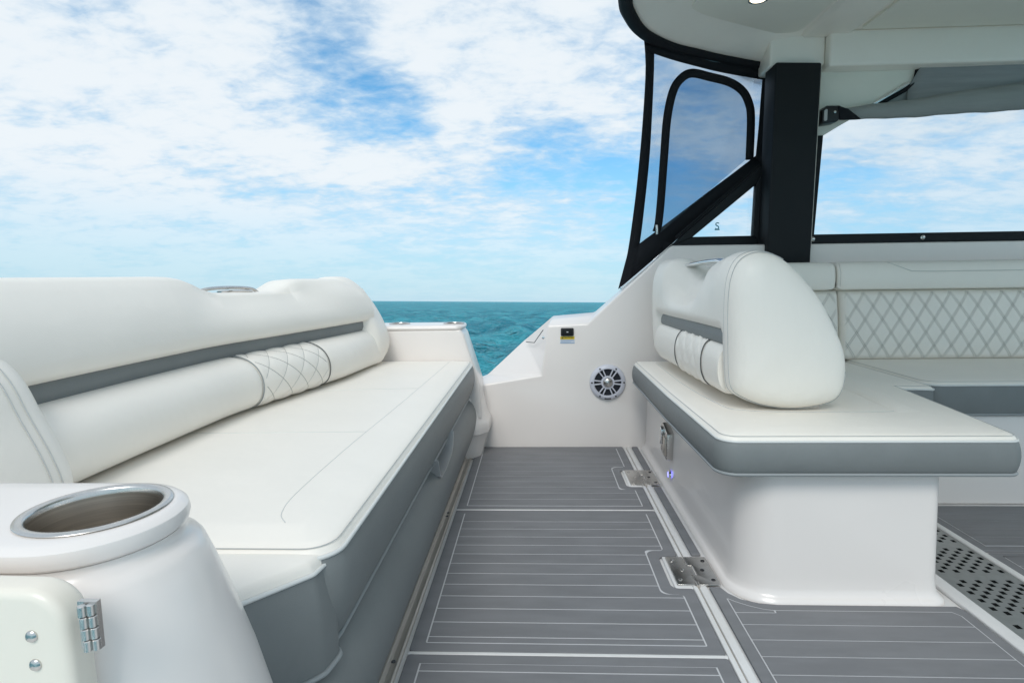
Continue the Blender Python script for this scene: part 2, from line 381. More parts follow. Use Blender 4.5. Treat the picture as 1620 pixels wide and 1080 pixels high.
# ================================================================== SETTING: sea
def build_sea():
    ys = [3.0]; 
    while ys[-1] < 90: ys.append(ys[-1]*1.0075)
    while ys[-1] < 20000: ys.append(ys[-1]*1.05)
    ys = np.array(ys); ts = np.linspace(-1.0, 1.0, 420)       # fan of bearings: fine close by, coarse far off
    Y = np.repeat(ys[:, None], len(ts), 1); X = Y*ts[None, :]*1.25
    Z = np.zeros_like(X); fade = 1/(1+(Y/140)**2)
    for k in range(42):
        lam = 0.22*(1.105**k); a = rng.uniform(-0.9, 0.9)+0.5; ph = rng.uniform(0, 6.28)
        amp = 0.0180*lam**0.85*math.exp(-(lam/9)**2)
        vis = 1/(1+(Y*0.0075/lam*2.6)**4)
        th = 2*math.pi/lam*(X*math.cos(a)+Y*math.sin(a))+ph+0.7*np.sin(X*0.11*k**0.5+Y*0.07+ph)
        Z += amp*vis*(np.sin(th)+0.28*np.sin(2*th+0.6))
    Z *= fade
    V = np.stack([X, Y, Z-0.62], -1).reshape(-1, 3); nr, nc = X.shape
    # the rest of the sea lies round the boat as a coarse sheet joined to the fan's edges
    idx = np.arange(nr*nc).reshape(nr, nc)
    F = np.stack([idx[:-1, :-1], idx[:-1, 1:], idx[1:, 1:], idx[1:, :-1]], -1).reshape(-1, 4).tolist()
    V = V.tolist(); n0 = len(V); e = 20000
    V += [(-e*1.25, -e, -0.62), (e*1.25, -e, -0.62)]
    left = idx[:, 0].tolist(); right = idx[:, -1].tolist()
    F.append([n0]+[left[0], *left[1:]][::1]) if False else None
    for i in range(len(left)-1):
        F.append([n0, left[i+1], left[i]]); F.append([n0+1, right[i], right[i+1]])
    F.append([n0, left[0], right[0], n0+1])
    me = bpy.data.meshes.new('sea'); me.from_pydata(V, [], F); me.update()
    me.polygons.foreach_set('use_smooth', [True]*len(me.polygons))
    m = bpy.data.materials.new('sea_water'); m.use_nodes = True; t = m.node_tree; b = t.nodes['Principled BSDF']
    co = node(t, 'ShaderNodeTexCoord')
    n1 = node(t, 'ShaderNodeTexNoise', Scale=0.30, Detail=9.0, Roughness=0.72); mp = node(t, 'ShaderNodeMapping'); mp.inputs['Scale'].default_value = (0.5, 1.0, 1)
    t.links.new(co.outputs['Object'], mp.inputs[0]); t.links.new(mp.outputs[0], n1.inputs['Vector'])
    mx = node(t, 'ShaderNodeMixRGB'); t.links.new(smooth(t, n1.outputs['Fac'], 0.35, 0.65), mx.inputs[0])
    mx.inputs[1].default_value = (0.010, 0.185, 0.255, 1); mx.inputs[2].default_value = (0.055, 0.370, 0.440, 1)
    b.inputs['Roughness'].default_value = 0.5; b.inputs['Specular IOR Level'].default_value = 0.0
    t.links.new(mx.outputs[0], b.inputs['Base Color'])
    gl = node(t, 'ShaderNodeBsdfGlossy', Roughness=0.12); gl.inputs[0].default_value = (0.75, 0.95, 1.0, 1)
    fr = node(t, 'ShaderNodeFresnel', IOR=1.33); ms = node(t, 'ShaderNodeMixShader')
    t.links.new(wmath('MINIMUM', wmath('MULTIPLY', fr.outputs[0], 0.85, tree=t), 0.46, tree=t), ms.inputs[0])
    t.links.new(b.outputs[0], ms.inputs[1]); t.links.new(gl.outputs[0], ms.inputs[2])
    t.links.new(ms.outputs[0], t.nodes['Material Output'].inputs[0])
    prev = None
    for sc, dist, stg in ((0.45, 1.5, 1.0), (1.6, 0.5, 1.0), (6.0, 0.08, 0.8)):
        n = node(t, 'ShaderNodeTexNoise', Scale=sc, Detail=5.0, Roughness=0.55, Distortion=0.4)
        m2 = node(t, 'ShaderNodeMapping'); m2.inputs['Scale'].default_value = (0.55, 1.3, 1); m2.inputs['Rotation'].default_value = (0, 0, 0.2)
        t.links.new(co.outputs['Object'], m2.inputs[0]); t.links.new(m2.outputs[0], n.inputs['Vector'])
        bp = node(t, 'ShaderNodeBump', Strength=stg, Distance=dist); t.links.new(n.outputs['Fac'], bp.inputs['Height'])
        if prev: t.links.new(prev.outputs[0], bp.inputs['Normal'])
        prev = bp
    for q in (b, gl, fr): t.links.new(prev.outputs[0], q.inputs['Normal'])
    me.materials.append(m)
    o = bpy.data.objects.new('sea', me); COL.objects.link(o); tag(o, 'choppy teal open sea reaching to the horizon', 'sea', kind='structure')
    return o
sea = build_sea()

# ================================================================== cockpit floor
floor = box('cockpit_floor', (-1.3, -0.6, -0.05), (3.3, 2.85, 0.0), 'sole_white')
tag(floor, 'white moulded cockpit floor under the grey foam decking', 'floor', kind='structure')
def panel(outline, liner, planks):
    """dark foam sheet, pale caulking liner, and the planks that stand proud of it"""
    p = prism('mat_panel', outline, 'z', 0.0005, 0.0080, 'foam_mat', floor, bevel=0.0012, seg=1)
    prism('caulking', liner, 'z', 0.0060, 0.0088, 'foam_base', p)
    for poly in planks: prism('plank', poly, 'z', 0.0065, 0.0100, 'foam_mat', p, bevel=0.0006, seg=1)
    return p
def hatch(x0, x1, y0, y1, lines, notch=None, bw=0.034, g=0.0020):
    base = rounded([(x0, y0), (x1, y0), (x1, y1), (x0, y1)], 0.008, 3)
    a0, a1, b0, b1 = x0+bw, x1-bw, lines[0], lines[-1]; e = bw*0.95
    lin = [(a0, b0), (a1, b0), (a1, b1), (a0, b1)]
    if notch:
        ny0, ny1, nx = notch
        base = rounded([(x0, y0), (x1, y0), (x1, ny0), (nx, ny0), (nx, ny1), (x1, ny1), (x1, y1), (x0, y1)], [.008, .008, .008, .022, .022, .008, .008, .008], 4)
        lin = rounded([(a0, b0), (a1, b0), (a1, ny0-e), (nx-e, ny0-e), (nx-e, ny1+e), (a1, ny1+e), (a1, b1), (a0, b1)], [.004, .004, .015, .035, .035, .015, .004, .004], 5)
    planks = []
    for a, b in zip(lines[:-1], lines[1:]):
        r = a1-2*g; l = a0+2*g; k = r
        if notch:
            lo, hi, k = ny0-e-g, ny1+e+g, nx-e-2*g
            if a+g >= lo and b-g <= hi: r = k                                    # wholly beside the hinge
            elif a+g < lo-0.004 and b-g > lo: planks.append(rounded([(l, a+g), (r, a+g), (r, lo), (k, lo), (k, b-g), (l, b-g)], [0, 0, .008, .03, 0, 0], 4)); continue
            elif a+g < hi and b-g > hi+0.004: planks.append(rounded([(l, a+g), (k, a+g), (k, hi), (r, hi), (r, b-g), (l, b-g)], [0, 0, .03, .008, 0, 0], 4)); continue
            elif b-g > lo and a+g < hi: r = k
        planks.append([(l, a+g), (r, a+g), (r, b-g), (l, b-g)])
    return panel(base, lin, planks)
hatch(-0.303, 0.424, 2.058, 2.836, [2.086+0.0639*i for i in range(12)][:11]+[2.804], notch=(2.285, 2.492, 0.362))
hatch(-0.303, 0.424, 1.241, 2.046, [1.269, 1.2915]+[1.351+0.0594*i for i in range(12)][:11]+[2.014], notch=(1.520, 1.705, 0.366))
hatch(-0.303, 0.424, 0.30, 1.228, [0.328]+[0.385+0.0594*i for i in range(13)]+[1.170, 1.196])
for a, b in ((2.0475, 2.0565), (1.2295, 1.2395)): box('hatch_lip', (-0.305, a, 0.0), (0.4255, b, 0.0078), 'sole_white', floor, bevel=0.002)
# raised gel-coat lips either side of the hatch seam, with the dark joint between them
box('hatch_lip', (0.4265, 0.2, 0.0), (0.4392, 2.838, 0.0075), 'sole_white', floor, bevel=0.003)
box('hatch_lip', (0.4432, 0.2, 0.0), (0.464, 2.838, 0.0075), 'sole_white', floor, bevel=0.003)
box('hatch_joint', (0.4392, 0.2, -0.004), (0.4432, 2.838, 0.0016), 'aluminium', floor)
for a, b in ((2.50, 2.835), (1.715, 2.285)):
    box('mat_strip', (0.470, a, 0.0004), (0.4985, b, 0.0085), 'foam_mat', floor, bevel=0.002, seg=1)
# decking in front of the seat pedestal
def rfloor():
    arc = [(0.500, 1.528), (0.512, 1.498), (0.535, 1.470), (0.575, 1.452), (0.62, 1.445)]
    base = [(0.470, 0.3), (1.083, 0.3), (1.083, 1.425), (1.072, 1.445)]+arc[::-1]+[(0.470, 1.528)]
    bw = 0.028; g = 0.0015; x0, x1 = 0.470+bw, 1.083-bw
    lin = [(x0, 0.33), (x1, 0.33), (x1, 1.400), (1.042, 1.418), (0.60, 1.418), (0.575, 1.4235), (0.545, 1.438), (0.515, 1.458), (0.503, 1.470), (x0, 1.470)]
    ys = [y for y in (0.33+0.0603*i for i in range(18)) if y < 1.37]+[1.418]; pl = []
    ys = [1.355-0.0603*i for i in range(17)][::-1]+[1.4165]
    for a, b in zip(ys[:-1], ys[1:]):
        last = b > 1.41
        pl.append([(x0+2*g, a+g), (x1-2*g, a+g), (x1-2*g, b-g)]+([] if not last else [])+[(x0+2*g, b-g)] if not last else
                  [(x0+2*g, a+g), (x1-2*g, a+g), (x1-2*g, 1.3985), (1.040, 1.4150), (0.604, 1.4150), (0.602, 1.404), (x0+2*g, 1.404)])
    pl.append([(x0+2*g, 1.4075), (0.599, 1.4075), (0.5985, 1.4150), (0.574, 1.4205), (0.543, 1.435), (0.513, 1.455), (0.502, 1.4665), (x0+2*g, 1.4665)])
    panel(base, lin, pl)
rfloor()
def far_mats():
    x0, x1 = 1.366, 3.1
    for y0, y1 in ((1.752, 2.10), (0.6, 1.738)):
        ys = np.arange(y0+0.03, y1-0.02, 0.0603).tolist()+[y1-0.03]
        hatch(x0, x1, y0, y1, ys, bw=0.03, g=0.0011)
far_mats()

# drain grating beside the pedestal
gr = thing('drain_grating', 'perforated stainless drain grating sunk in the floor beside the seat pedestal', 'grating')
def grating():
    x0, x1, y0, y1 = 1.128, 1.338, 0.80, 2.07; V = []; F = []
    def quad(a, b, c, d):
        n = len(V); V.extend([(a, c, 0.0075), (b, c, 0.0075), (b, d, 0.0075), (a, d, 0.0075)]); F.append([n, n+1, n+2, n+3])
    hw = 0.0135; rows = [x0+0.022+0.0208*i for i in range(9)]; x = x0
    for i, rx in enumerate(rows):
        quad(x, rx, y0, y1); y = y0; k = 0
        yy_ = y0+0.02+(0.019 if i % 2 else 0)
        while yy_+0.016 < y1-0.01:
            if int((yy_-y0)/0.2) == int((yy_+0.016-y0+0.022)/0.2):
                quad(rx, rx+hw, y, yy_); y = yy_+0.016
            yy_ += 0.038
        quad(rx, rx+hw, y, y1); x = rx+hw
    quad(x, x1, y0, y1)
    o = mk('perforated_plate', V, F, 'stainless_plate', gr, recalc=False)
    box('drain_channel', (x0+.002, y0, 0.0008), (x1-.002, y1, 0.0025), 'dark_gap', gr)
    box('frame_lip', (1.088, 0.4, 0.0005), (1.1275, 2.09, 0.012), 'sole_white', gr, bevel=0.004)
    box('frame_lip', (1.3385, 0.4, 0.0005), (1.362, 2.09, 0.012), 'sole_white', gr, bevel=0.004)
grating()

# ================================================================== far gunwale
gw = thing('gunwale', 'white moulded far gunwale wall with stepped top beside the open sea', 'gunwale')
I = [(-0.62, 2.84, 0.27), (-0.28, 2.84, 0.324), (0.024, 2.84, 0.373), (0.054, 2.84, 0.619), (0.249, 2.84, 0.626), (0.65, 2.84, 0.997), (3.3, 2.84, 0.995)]
O = [(-0.62, 3.05, 0.28), (-0.303, 3.05, 0.329), (-0.265, 3.05, 0.346), (-0.067, 3.05, 0.528), (0.091, 3.05, 0.654), (0.307, 3.05, 0.671), (0.70, 3.05, 1.010), (3.3, 3.05, 1.005)]
V = I+O; ni = len(I); n = ni+len(O)
V += [(-0.62, 2.84, -0.02), (3.3, 2.84, -0.02), (-0.62, 3.09, -0.7), (3.3, 3.09, -0.7), (-0.62, 2.86, -0.7), (3.3, 2.86, -0.7)]
o_ = lambda k: ni+k
F = [[0, 1, o_(1), o_(0)], [1, 2, o_(2), o_(1)], [2, o_(3), o_(2)], [2, 3, o_(4), o_(3)], [3, 4, o_(5), o_(4)], [4, 5, o_(6), o_(5)], [5, 6, o_(7), o_(6)],
     list(range(ni-1, -1, -1))+[n, n+1], [n+1, n, n+4, n+5], [o_(k) for k in range(len(O))]+[n+3, n+2], [n+2, n+3, n+5, n+4],
     [0, o_(0), n+2, n+4, n], [6, n+1, n+5, n+3, o_(7)]]
mk('wall_moulding', V, F, 'gelcoat', gw, bevel=0.010, seg=3, bev_deg=12)
# seam and catch of the side gate on the sloping outer face
tube('gate_seam', [(-0.055, 2.985, 0.523), (-0.012, 2.955, 0.522), (0.025, 2.925, 0.578), (0.033, 2.90, 0.592)], 0.0022, 'dark_thread', gw, n=5)
spin('catch', [(0.0001, 0.009), (0.006, 0.008), (0.008, 0.0)], (0.034, 2.884, 0.555), 'chrome', gw, n=14, axis='y')
# chrome rubbing strip up the diagonal
mk('chrome_strip', [(0.43, 2.985, 0.796), (0.69, 2.985, 1.0175), (0.69, 3.045, 1.0235), (0.43, 3.045, 0.803), (0.437, 2.985, 0.786), (0.697, 2.985, 1.0075), (0.697, 3.045, 1.0075), (0.437, 3.045, 0.788)],
   [[0, 1, 2, 3], [4, 7, 6, 5], [0, 4, 5, 1], [3, 2, 6, 7], [0, 3, 7, 4], [1, 5, 6, 2]], 'chrome', gw, bevel=0.003)

# loudspeaker in the gunwale wall
sp = thing('loudspeaker', 'round white loudspeaker with six double spokes set in the far wall', 'speaker')
SC = (0.349, 2.838, 0.336)
spin('ring', [(0.066, 0.002), (0.067, 0.013), (0.070, 0.017), (0.080, 0.015), (0.087, 0.009), (0.089, 0.0)], SC, 'speaker_white', sp, n=56, axis='y', cap=False, smooth_deg=60)
spin('cone', [(0.0665, 0.003), (0.050, 0.0015), (0.02, -0.0005)], SC, 'dark_cone', sp, n=40, axis='y', cap=True)
spin('hub', [(0.033, 0.004), (0.033, 0.014), (0.031, 0.0165), (0.025, 0.0165)], SC, 'speaker_white', sp, n=36, axis='y', cap=False)
spin('dome', [(0.026, 0.010), (0.0245, 0.019), (0.018, 0.025), (0.009, 0.028), (0.001, 0.0285)], SC, 'stainless', sp, n=32, axis='y', smooth_deg=180)
for k in range(6):
    a = R(60*k); ca, sa = math.cos(a), math.sin(a)
    for s in (-1, 1):
        pts = []
        for r, h in ((0.028, s*0.0060), (0.070, s*0.0108)):
            pts.append((SC[0]+r*ca-h*sa, SC[2]+r*sa+h*ca))
        d = np.array([pts[1][0]-pts[0][0], pts[1][1]-pts[0][1]]); d /= np.linalg.norm(d); nn = np.array([-d[1], d[0]])*0.0030
        q = [tuple(np.array(pts[0])-nn), tuple(np.array(pts[1])-nn), tuple(np.array(pts[1])+nn), tuple(np.array(pts[0])+nn)]
        prism('spoke', q, 'y', SC[1]-0.015, SC[1]-0.006, 'speaker_white', sp, bevel=0.0015, seg=2)
    spin('screw', [(0.004, 0.0), (0.004, 0.0185), (0.0015, 0.0190)], (SC[0]+0.0785*ca, SC[1], SC[2]+0.0785*sa), 'black_plastic', sp, n=10, axis='y')
box('maker_plate', (SC[0]-0.016, SC[1]-0.0155, SC[2]-0.0835), (SC[0]+0.016, SC[1]-0.013, SC[2]-0.0755), 'black_plastic', sp, bevel=0.001)

sw = thing('power_socket', 'small black rectangular socket cover on the wall above the yellow caution sticker', 'socket')
prism('bezel', rounded([(0.119, 0.568), (0.182, 0.568), (0.182, 0.607), (0.119, 0.607)], 0.006, 4), 'y', 2.828, 2.841, 'black_plastic', sw, bevel=0.003)
prism('cover', rounded([(0.126, 0.574), (0.175, 0.574), (0.175, 0.601), (0.126, 0.601)], 0.005, 4), 'y', 2.824, 2.829, 'black_powder', sw, bevel=0.002)
box('symbol', (0.1465, 2.8232, 0.586), (0.1555, 2.8245, 0.590), 'label_white', sw)
def text(name, body, loc, size, material, parent, rot=(R(90), 0, 0), sx=1.0, ext=0.0003):
    c = bpy.data.curves.new(name, 'FONT'); c.body = body; c.size = size; c.align_x = 'CENTER'; c.align_y = 'CENTER'; c.extrude = ext
    t = bpy.data.objects.new(name, c); dg = bpy.context.evaluated_depsgraph_get(); COL.objects.link(t); dg.update()
    me = bpy.data.meshes.new_from_object(t.evaluated_get(dg)); COL.objects.unlink(t); bpy.data.objects.remove(t)
    me.materials.clear(); me.materials.append(MATS[material]); o = bpy.data.objects.new(name, me); COL.objects.link(o)
    o.location = loc; o.rotation_euler = rot; o.scale = (sx, 1, 1); o.parent = parent; o['kind'] = 'stuff'; return o
cl = thing('caution_label', 'yellow and white caution sticker under the black socket cover', 'sticker')
prism('backing', rounded([(0.115, 0.530), (0.188, 0.530), (0.188, 0.5665), (0.115, 0.5665)], 0.003, 3), 'y', 2.8388, 2.8405, 'label_white', cl)
box('yellow_band', (0.1165, 2.8378, 0.5505), (0.1865, 2.8389, 0.5650), 'label_yellow', cl)
box('border_band', (0.1165, 2.8378, 0.5315), (0.1865, 2.8389, 0.5345), 'label_blue', cl)
text('lettering', 'CAUTION', (0.156, 2.8374, 0.5577), 0.0115, 'label_print', cl, sx=0.95)
mk('warning_triangle', [(0.121, 2.8372, 0.5535), (0.132, 2.8372, 0.5535), (0.1265, 2.8372, 0.5625), (0.121, 2.8379, 0.5535), (0.132, 2.8379, 0.5535), (0.1265, 2.8379, 0.5625)],
   [[0, 1, 2], [5, 4, 3], [0, 3, 4, 1], [1, 4, 5, 2], [2, 5, 3, 0]], 'label_print', cl)
for k, wd in enumerate((0.062, 0.066, 0.05)):
    box('print_line', (0.1195, 2.8378, 0.5465-k*0.0042), (0.1195+wd, 2.8389, 0.5478-k*0.0042), 'label_blue', cl)

# ================================================================== hardtop and its support
ht = thing('hardtop', 'white hardtop roof with black edging overhead on the right', 'roof')
EDGE = [(0.283, 1.68), (0.30, 1.95), (0.343, 2.256), (0.381, 2.39), (0.46, 2.554), (0.597, 2.70), (0.729, 2.785), (0.902, 2.885), (1.148, 3.0), (1.45, 3.06), (2.2, 3.12), (3.3, 3.14)]
edge = catmull(EDGE, 6)
edge = [(x, 3.36-y) for x, y in edge[:0:-1]]+edge            # the roof is the same on both sides of the boat
poly = list(edge)
rings = []
def roof_ring(d, z):
    q = inset(poly, d) if d > 0 else offset(poly, -d); return [(x, y, z) for x, y in q]
rings = [roof_ring(0.0, 1.985), roof_ring(-0.012, 1.94), roof_ring(-0.012, 1.885), roof_ring(0.0, 1.872), roof_ring(0.012, 1.868), roof_ring(0.04, 1.874), roof_ring(0.09, 1.898), roof_ring(0.14, 1.925), roof_ring(0.18, 1.940), roof_ring(0.21, 1.943)]
loft('roof_moulding', rings, 'hardtop_white', ht, caps=(True, True), smooth_deg=50)
path = [(x, y, 1.868) for x, y in edge]
def edge_section():
    out = []; P = [np.array(p) for p in path]
    prof = [(0.002, 0.02), (-0.022, 0.024), (-0.034, 0.008), (-0.034, -0.012), (-0.02, -0.026), (0.006, -0.024), (0.018, -0.008), (0.016, 0.006)]
    for i in range(len(P)):
        t = P[min(i+1, len(P)-1)]-P[max(0, i-1)]; t /= np.linalg.norm(t); nrm = np.array([t[1], -t[0], 0])   # inwards
        out.append([tuple(P[i]+nrm*a+np.array([0, 0, b])) for a, b in prof])
    return out
loft('black_edging', edge_section(), 'black_canvas', ht, smooth_deg=60)
prism('headliner_panel', rounded([(0.64, 0.86), (0.70, 0.56), (1.205, 0.56), (1.195, 2.80), (0.70, 2.80), (0.64, 2.5)], [.2, .10, .05, .05, .10, .2], 5), 'z', 1.934, 1.945, 'headliner', ht, bevel=0.003)
prism('headliner_panel', rounded([(1.47, 0.585), (3.2, 0.585), (3.2, 2.775), (1.455, 2.775)], 0.012, 4), 'z', 1.930, 1.945, 'headliner', ht, bevel=0.003)
prism('roof_beam', [(1.215, 1.945), (1.235, 1.926), (1.42, 1.926), (1.445, 1.945)], 'y', 0.52, 2.84, 'hardtop_white', ht, bevel=0.006)
box('side_header', (1.335, 2.80, 1.787), (3.3, 3.02, 1.944), 'hardtop_white', ht, bevel=0.012)
box('side_header', (1.335, 0.34, 1.787), (3.3, 0.56, 1.944), 'hardtop_white', ht, bevel=0.012)
box('side_header', (1.085, 2.84, 1.805), (1.3335, 3.01, 1.943), 'hardtop_white', ht, bevel=0.010)
lamp = thing('ceiling_lamp', 'lit round warm lamp set in the hardtop ceiling', 'lamp')
spin('trim_ring', [(0.030, 0.0), (0.033, -0.004), (0.038, -0.004), (0.040, 0.001)], (0.885, 2.455, 1.934), 'stainless', lamp, n=28, cap=False)
spin('lens', [(0.031, 0.001), (0.029, -0.003), (0.018, -0.005), (0.001, -0.006)], (0.885, 2.455, 1.934), 'lamp_warm', lamp, n=28)

pl_ = thing('support_pillar', 'tall flat black pillar between the side window and the canvas curtain', 'pillar')
mk('post', [(1.090, 2.80, 0.88), (1.290, 2.80, 0.88), (1.290, 2.93, 0.88), (1.090, 2.93, 0.88), (1.098, 2.80, 1.812), (1.302, 2.80, 1.805), (1.302, 2.93, 1.808), (1.098, 2.93, 1.815)],
   [[0, 1, 2, 3], [7, 6, 5, 4], [0, 4, 5, 1], [1, 5, 6, 2], [2, 6, 7, 3], [3, 7, 4, 0]], 'black_powder', pl_, bevel=0.009)
for xa, xb in ((1.2925, 1.3045),):
    mk('edge_strip', [(xa, 2.812, 0.985), (xa+.0035, 2.812, 0.985), (xb+.0035, 2.812, 1.79), (xb, 2.812, 1.79), (xa, 2.90, 0.985), (xa+.0035, 2.90, 0.985), (xb+.0035, 2.90, 1.79), (xb, 2.90, 1.79)],
       [[0, 1, 2, 3], [7, 6, 5, 4], [0, 4, 5, 1], [1, 5, 6, 2], [2, 6, 7, 3], [3, 7, 4, 0]], 'stainless' if xa < 1.2 else 'aluminium', pl_)

# ================================================================== side window
sw_ = thing('side_window', 'wide side window with black frame above the quilted settee', 'window')
box('sill_bar', (1.306, 2.842, 0.996), (3.3, 2.90, 1.040), 'black_powder', sw_, bevel=0.005)
mk('jamb', [(1.316, 2.87, 1.03), (1.334, 2.87, 1.03), (1.356, 2.87, 1.50), (1.325, 2.87, 1.50), (1.316, 2.905, 1.03), (1.334, 2.905, 1.03), (1.356, 2.905, 1.50), (1.325, 2.905, 1.50)],
   [[0, 1, 2, 3], [7, 6, 5, 4], [0, 4, 5, 1], [1, 5, 6, 2], [2, 6, 7, 3], [3, 7, 4, 0]], 'black_powder', sw_, bevel=0.003)
box('pane', (1.33, 2.912, 1.035), (3.3, 2.916, 1.80), 'window_glass', sw_)
prism('corner_panel', [(1.308, 1.47), (1.44, 1.548), (1.63, 1.652), (1.735, 1.712), (1.762, 1.745), (1.768, 1.80), (1.306, 1.80)], 'y', 2.885, 2.908, 'headliner', sw_, bevel=0.003)
tube('gasket', catmull([(1.60, 2.884, 1.632), (1.66, 2.884, 1.664), (1.735, 2.884, 1.706), (1.766, 2.884, 1.74), (1.776, 2.884, 1.80)], 4), 0.010, 'black_canvas', sw_, n=8)
mk('chrome_trim', [(1.585, 2.872, 1.632), (1.74, 2.872, 1.722), (1.733, 2.872, 1.734), (1.575, 2.872, 1.642), (1.585, 2.884, 1.632), (1.74, 2.884, 1.722), (1.733, 2.884, 1.734), (1.575, 2.884, 1.642)],
   [[0, 1, 2, 3], [7, 6, 5, 4], [0, 4, 5, 1], [1, 5, 6, 2], [2, 6, 7, 3], [3, 7, 4, 0]], 'chrome', sw_, bevel=0.002)
for x in (1.822, 1.308+0.006, 2.33):
    spin('snap', [(0.011, 0.0), (0.0105, 0.004), (0.006, 0.006), (0.0045, 0.0085), (0.001, 0.009)], (x, 2.843, 1.018), 'stainless', sw_, n=18, axis='y')
bl = thing('rolled_blind', 'grey fabric blind rolled up along the top of the side window', 'blind')
def roll_sections():
    out = []
    for i in range(41):
        t = i/40; x = 1.40+(3.2-1.40)*t
        z = interp(t, [0, .1, .45, 1], [1.585, 1.592, 1.640, 1.690]); rz = interp(t, [0, .06, .2, .45, 1], [.026, .033, .044, .064, .075]); ry = interp(t, [0, .1, 1], [.022, .03, .045])
        wob = 0.002*math.sin(x*17)+0.0015*math.sin(x*41+1)
        out.append([(x, 2.842+ry*math.cos(a), z+wob+rz*math.sin(a)*(1.0 if math.sin(a) > 0 else .85)) for a in [2*math.pi*j/20 for j in range(20)]])
    return out
loft('fabric_roll', roll_sections(), 'blind_grey', bl, smooth_deg=180)
V = []; F = []
for i in range(31):
    t = i/30; x0 = 1.782+(3.2-1.782)*t
    for j in range(9):
        s = j/8; x = x0+(-0.055*math.sin(s*math.pi*.5) if i == 0 else -0.05*(1-t)*math.sin(s*math.pi*.5))
        z = 1.81-(1.81-1.635-0.05*t)*s; V.append((x, 2.862-0.012*math.sin(s*5+x)-0.006*math.sin(x*9+s*3), z))
for i in range(30):
    for j in range(8): F.append([i*9+j, (i+1)*9+j, (i+1)*9+j+1, i*9+j+1])
fp = mk('fabric_fall', V, F, 'blind_translucent', bl, smooth_deg=180); s_ = fp.modifiers.new('s', 'SOLIDIFY'); s_.thickness = 0.003
prism('end_bracket', rounded([(1.318, 1.537), (1.39, 1.547), (1.402, 1.575), (1.402, 1.618), (1.335, 1.618), (1.318, 1.60)], 0.012, 4), 'y', 2.806, 2.875, 'black_plastic', bl, bevel=0.006)
mk('fabric_hem', [(1.385, 2.80, 1.615), (1.43, 2.798, 1.598), (1.49, 2.80, 1.553), (1.395, 2.802, 1.552), (1.385, 2.81, 1.615), (1.43, 2.812, 1.598), (1.49, 2.812, 1.553), (1.395, 2.812, 1.552)],
   [[0, 1, 2, 3], [7, 6, 5, 4], [0, 4, 5, 1], [1, 5, 6, 2], [2, 6, 7, 3], [3, 7, 4, 0]], 'black_canvas', bl, bevel=0.003)
prism('fabric_fold', [(1.60, 1.628), (1.655, 1.662), (1.735, 1.708), (1.80, 1.70), (1.83, 1.62)], 'y', 2.888, 2.8935, 'blind_grey', bl)
spin('screw', [(0.006, 0.0), (0.006, 0.003), (0.001, 0.004)], (1.372, 2.806, 1.588), 'stainless', bl, n=14, axis='y')
prism('bracket_insert', rounded([(1.324, 1.55), (1.338, 1.55), (1.338, 1.605), (1.324, 1.595)], 0.005, 3), 'y', 2.803, 2.808, 'handle_grey', bl)

# ================================================================== canvas side curtain
cc = thing('canvas_curtain', 'black edged clear vinyl curtain hanging between hardtop and gunwale', 'curtain')
AFT_OUT = [(0.472, 2.617, 1.85), (0.491, 2.683, 1.757), (0.502, 2.792, 1.598), (0.503, 2.884, 1.418), (0.493, 2.96, 1.204), (0.466, 3.01, 0.957), (0.424, 3.02, 0.789)]
AFT_IN = [(0.52, 2.667, 1.85), (0.53, 2.715, 1.761), (0.544, 2.815, 1.603), (0.551, 2.9, 1.42), (0.544, 2.964, 1.219), (0.528, 3.004, 1.019), (0.494, 3.019, 0.844)]
BAND_UP = [(0.528, 3.004, 1.019), (0.662, 2.997, 1.117), (0.861, 2.992, 1.266), (0.986, 3.001, 1.357), (1.115, 3.024, 1.453), (1.186, 3.037, 1.506)]
BAND_LO = [(0.478, 3.02, 0.825), (0.689, 3.01, 1.014), (0.868, 3.005, 1.152), (0.992, 3.008, 1.247), (1.135, 3.026, 1.355), (1.189, 3.032, 1.395)]
RIGHT_IN = [(1.115, 3.005, 1.85), (1.113, 3.022, 1.707), (1.106, 3.016, 1.585), (1.095, 3.013, 1.43)]
RIGHT_OUT = [(1.24, 3.0, 1.858), (1.24, 3.0, 1.71), (1.24, 3.0, 1.587), (1.24, 3.0, 1.30)]
CLEAR_L = [(0.516, 2.664, 1.848), (0.524, 2.71, 1.76), (0.537, 2.811, 1.603), (0.544, 2.898, 1.42), (0.538, 2.963, 1.219), (0.522, 3.006, 1.007)]
CLEAR_R = [(1.132, 3.02, 1.855), (1.131, 3.035, 1.738), (1.13, 3.032, 1.646), (1.125, 3.029, 1.585), (1.123, 3.027, 1.509), (1.115, 3.024, 1.447)]
ARCH = [(0.603, 3.003, 1.072), (0.612, 2.995, 1.11), (0.618, 2.975, 1.219), (0.619, 2.921, 1.423), (0.618, 2.862, 1.585), (0.634, 2.823, 1.693), (0.669, 2.816, 1.746), (0.721, 2.831, 1.772), (0.816, 2.878, 1.768), (0.921, 2.931, 1.759), (0.995, 2.971, 1.731), (1.035, 2.993, 1.683), (1.053, 3.004, 1.611), (1.055, 3.011, 1.415)]
def ribbon(name, a, b, material, parent, dy=0.0, n=24, th=0.006, cols=1):
    a = catmull(a, 6); b = catmull(b, 6)
    pa = spline(a, n); pb = spline(b, n); V = []; F = []
    for p, q in zip(pa, pb):
        for c in range(cols+1):
            t = c/cols; V.append((p[0]+(q[0]-p[0])*t, p[1]+(q[1]-p[1])*t+dy, p[2]+(q[2]-p[2])*t))
    for i in range(n-1):
        for c in range(cols): F.append([i*(cols+1)+c, i*(cols+1)+c+1, (i+1)*(cols+1)+c+1, (i+1)*(cols+1)+c])
    o = mk(name, V, F, material, parent, smooth_deg=60); s = o.modifiers.new('s', 'SOLIDIFY'); s.thickness = th; s.offset = 0
    return o
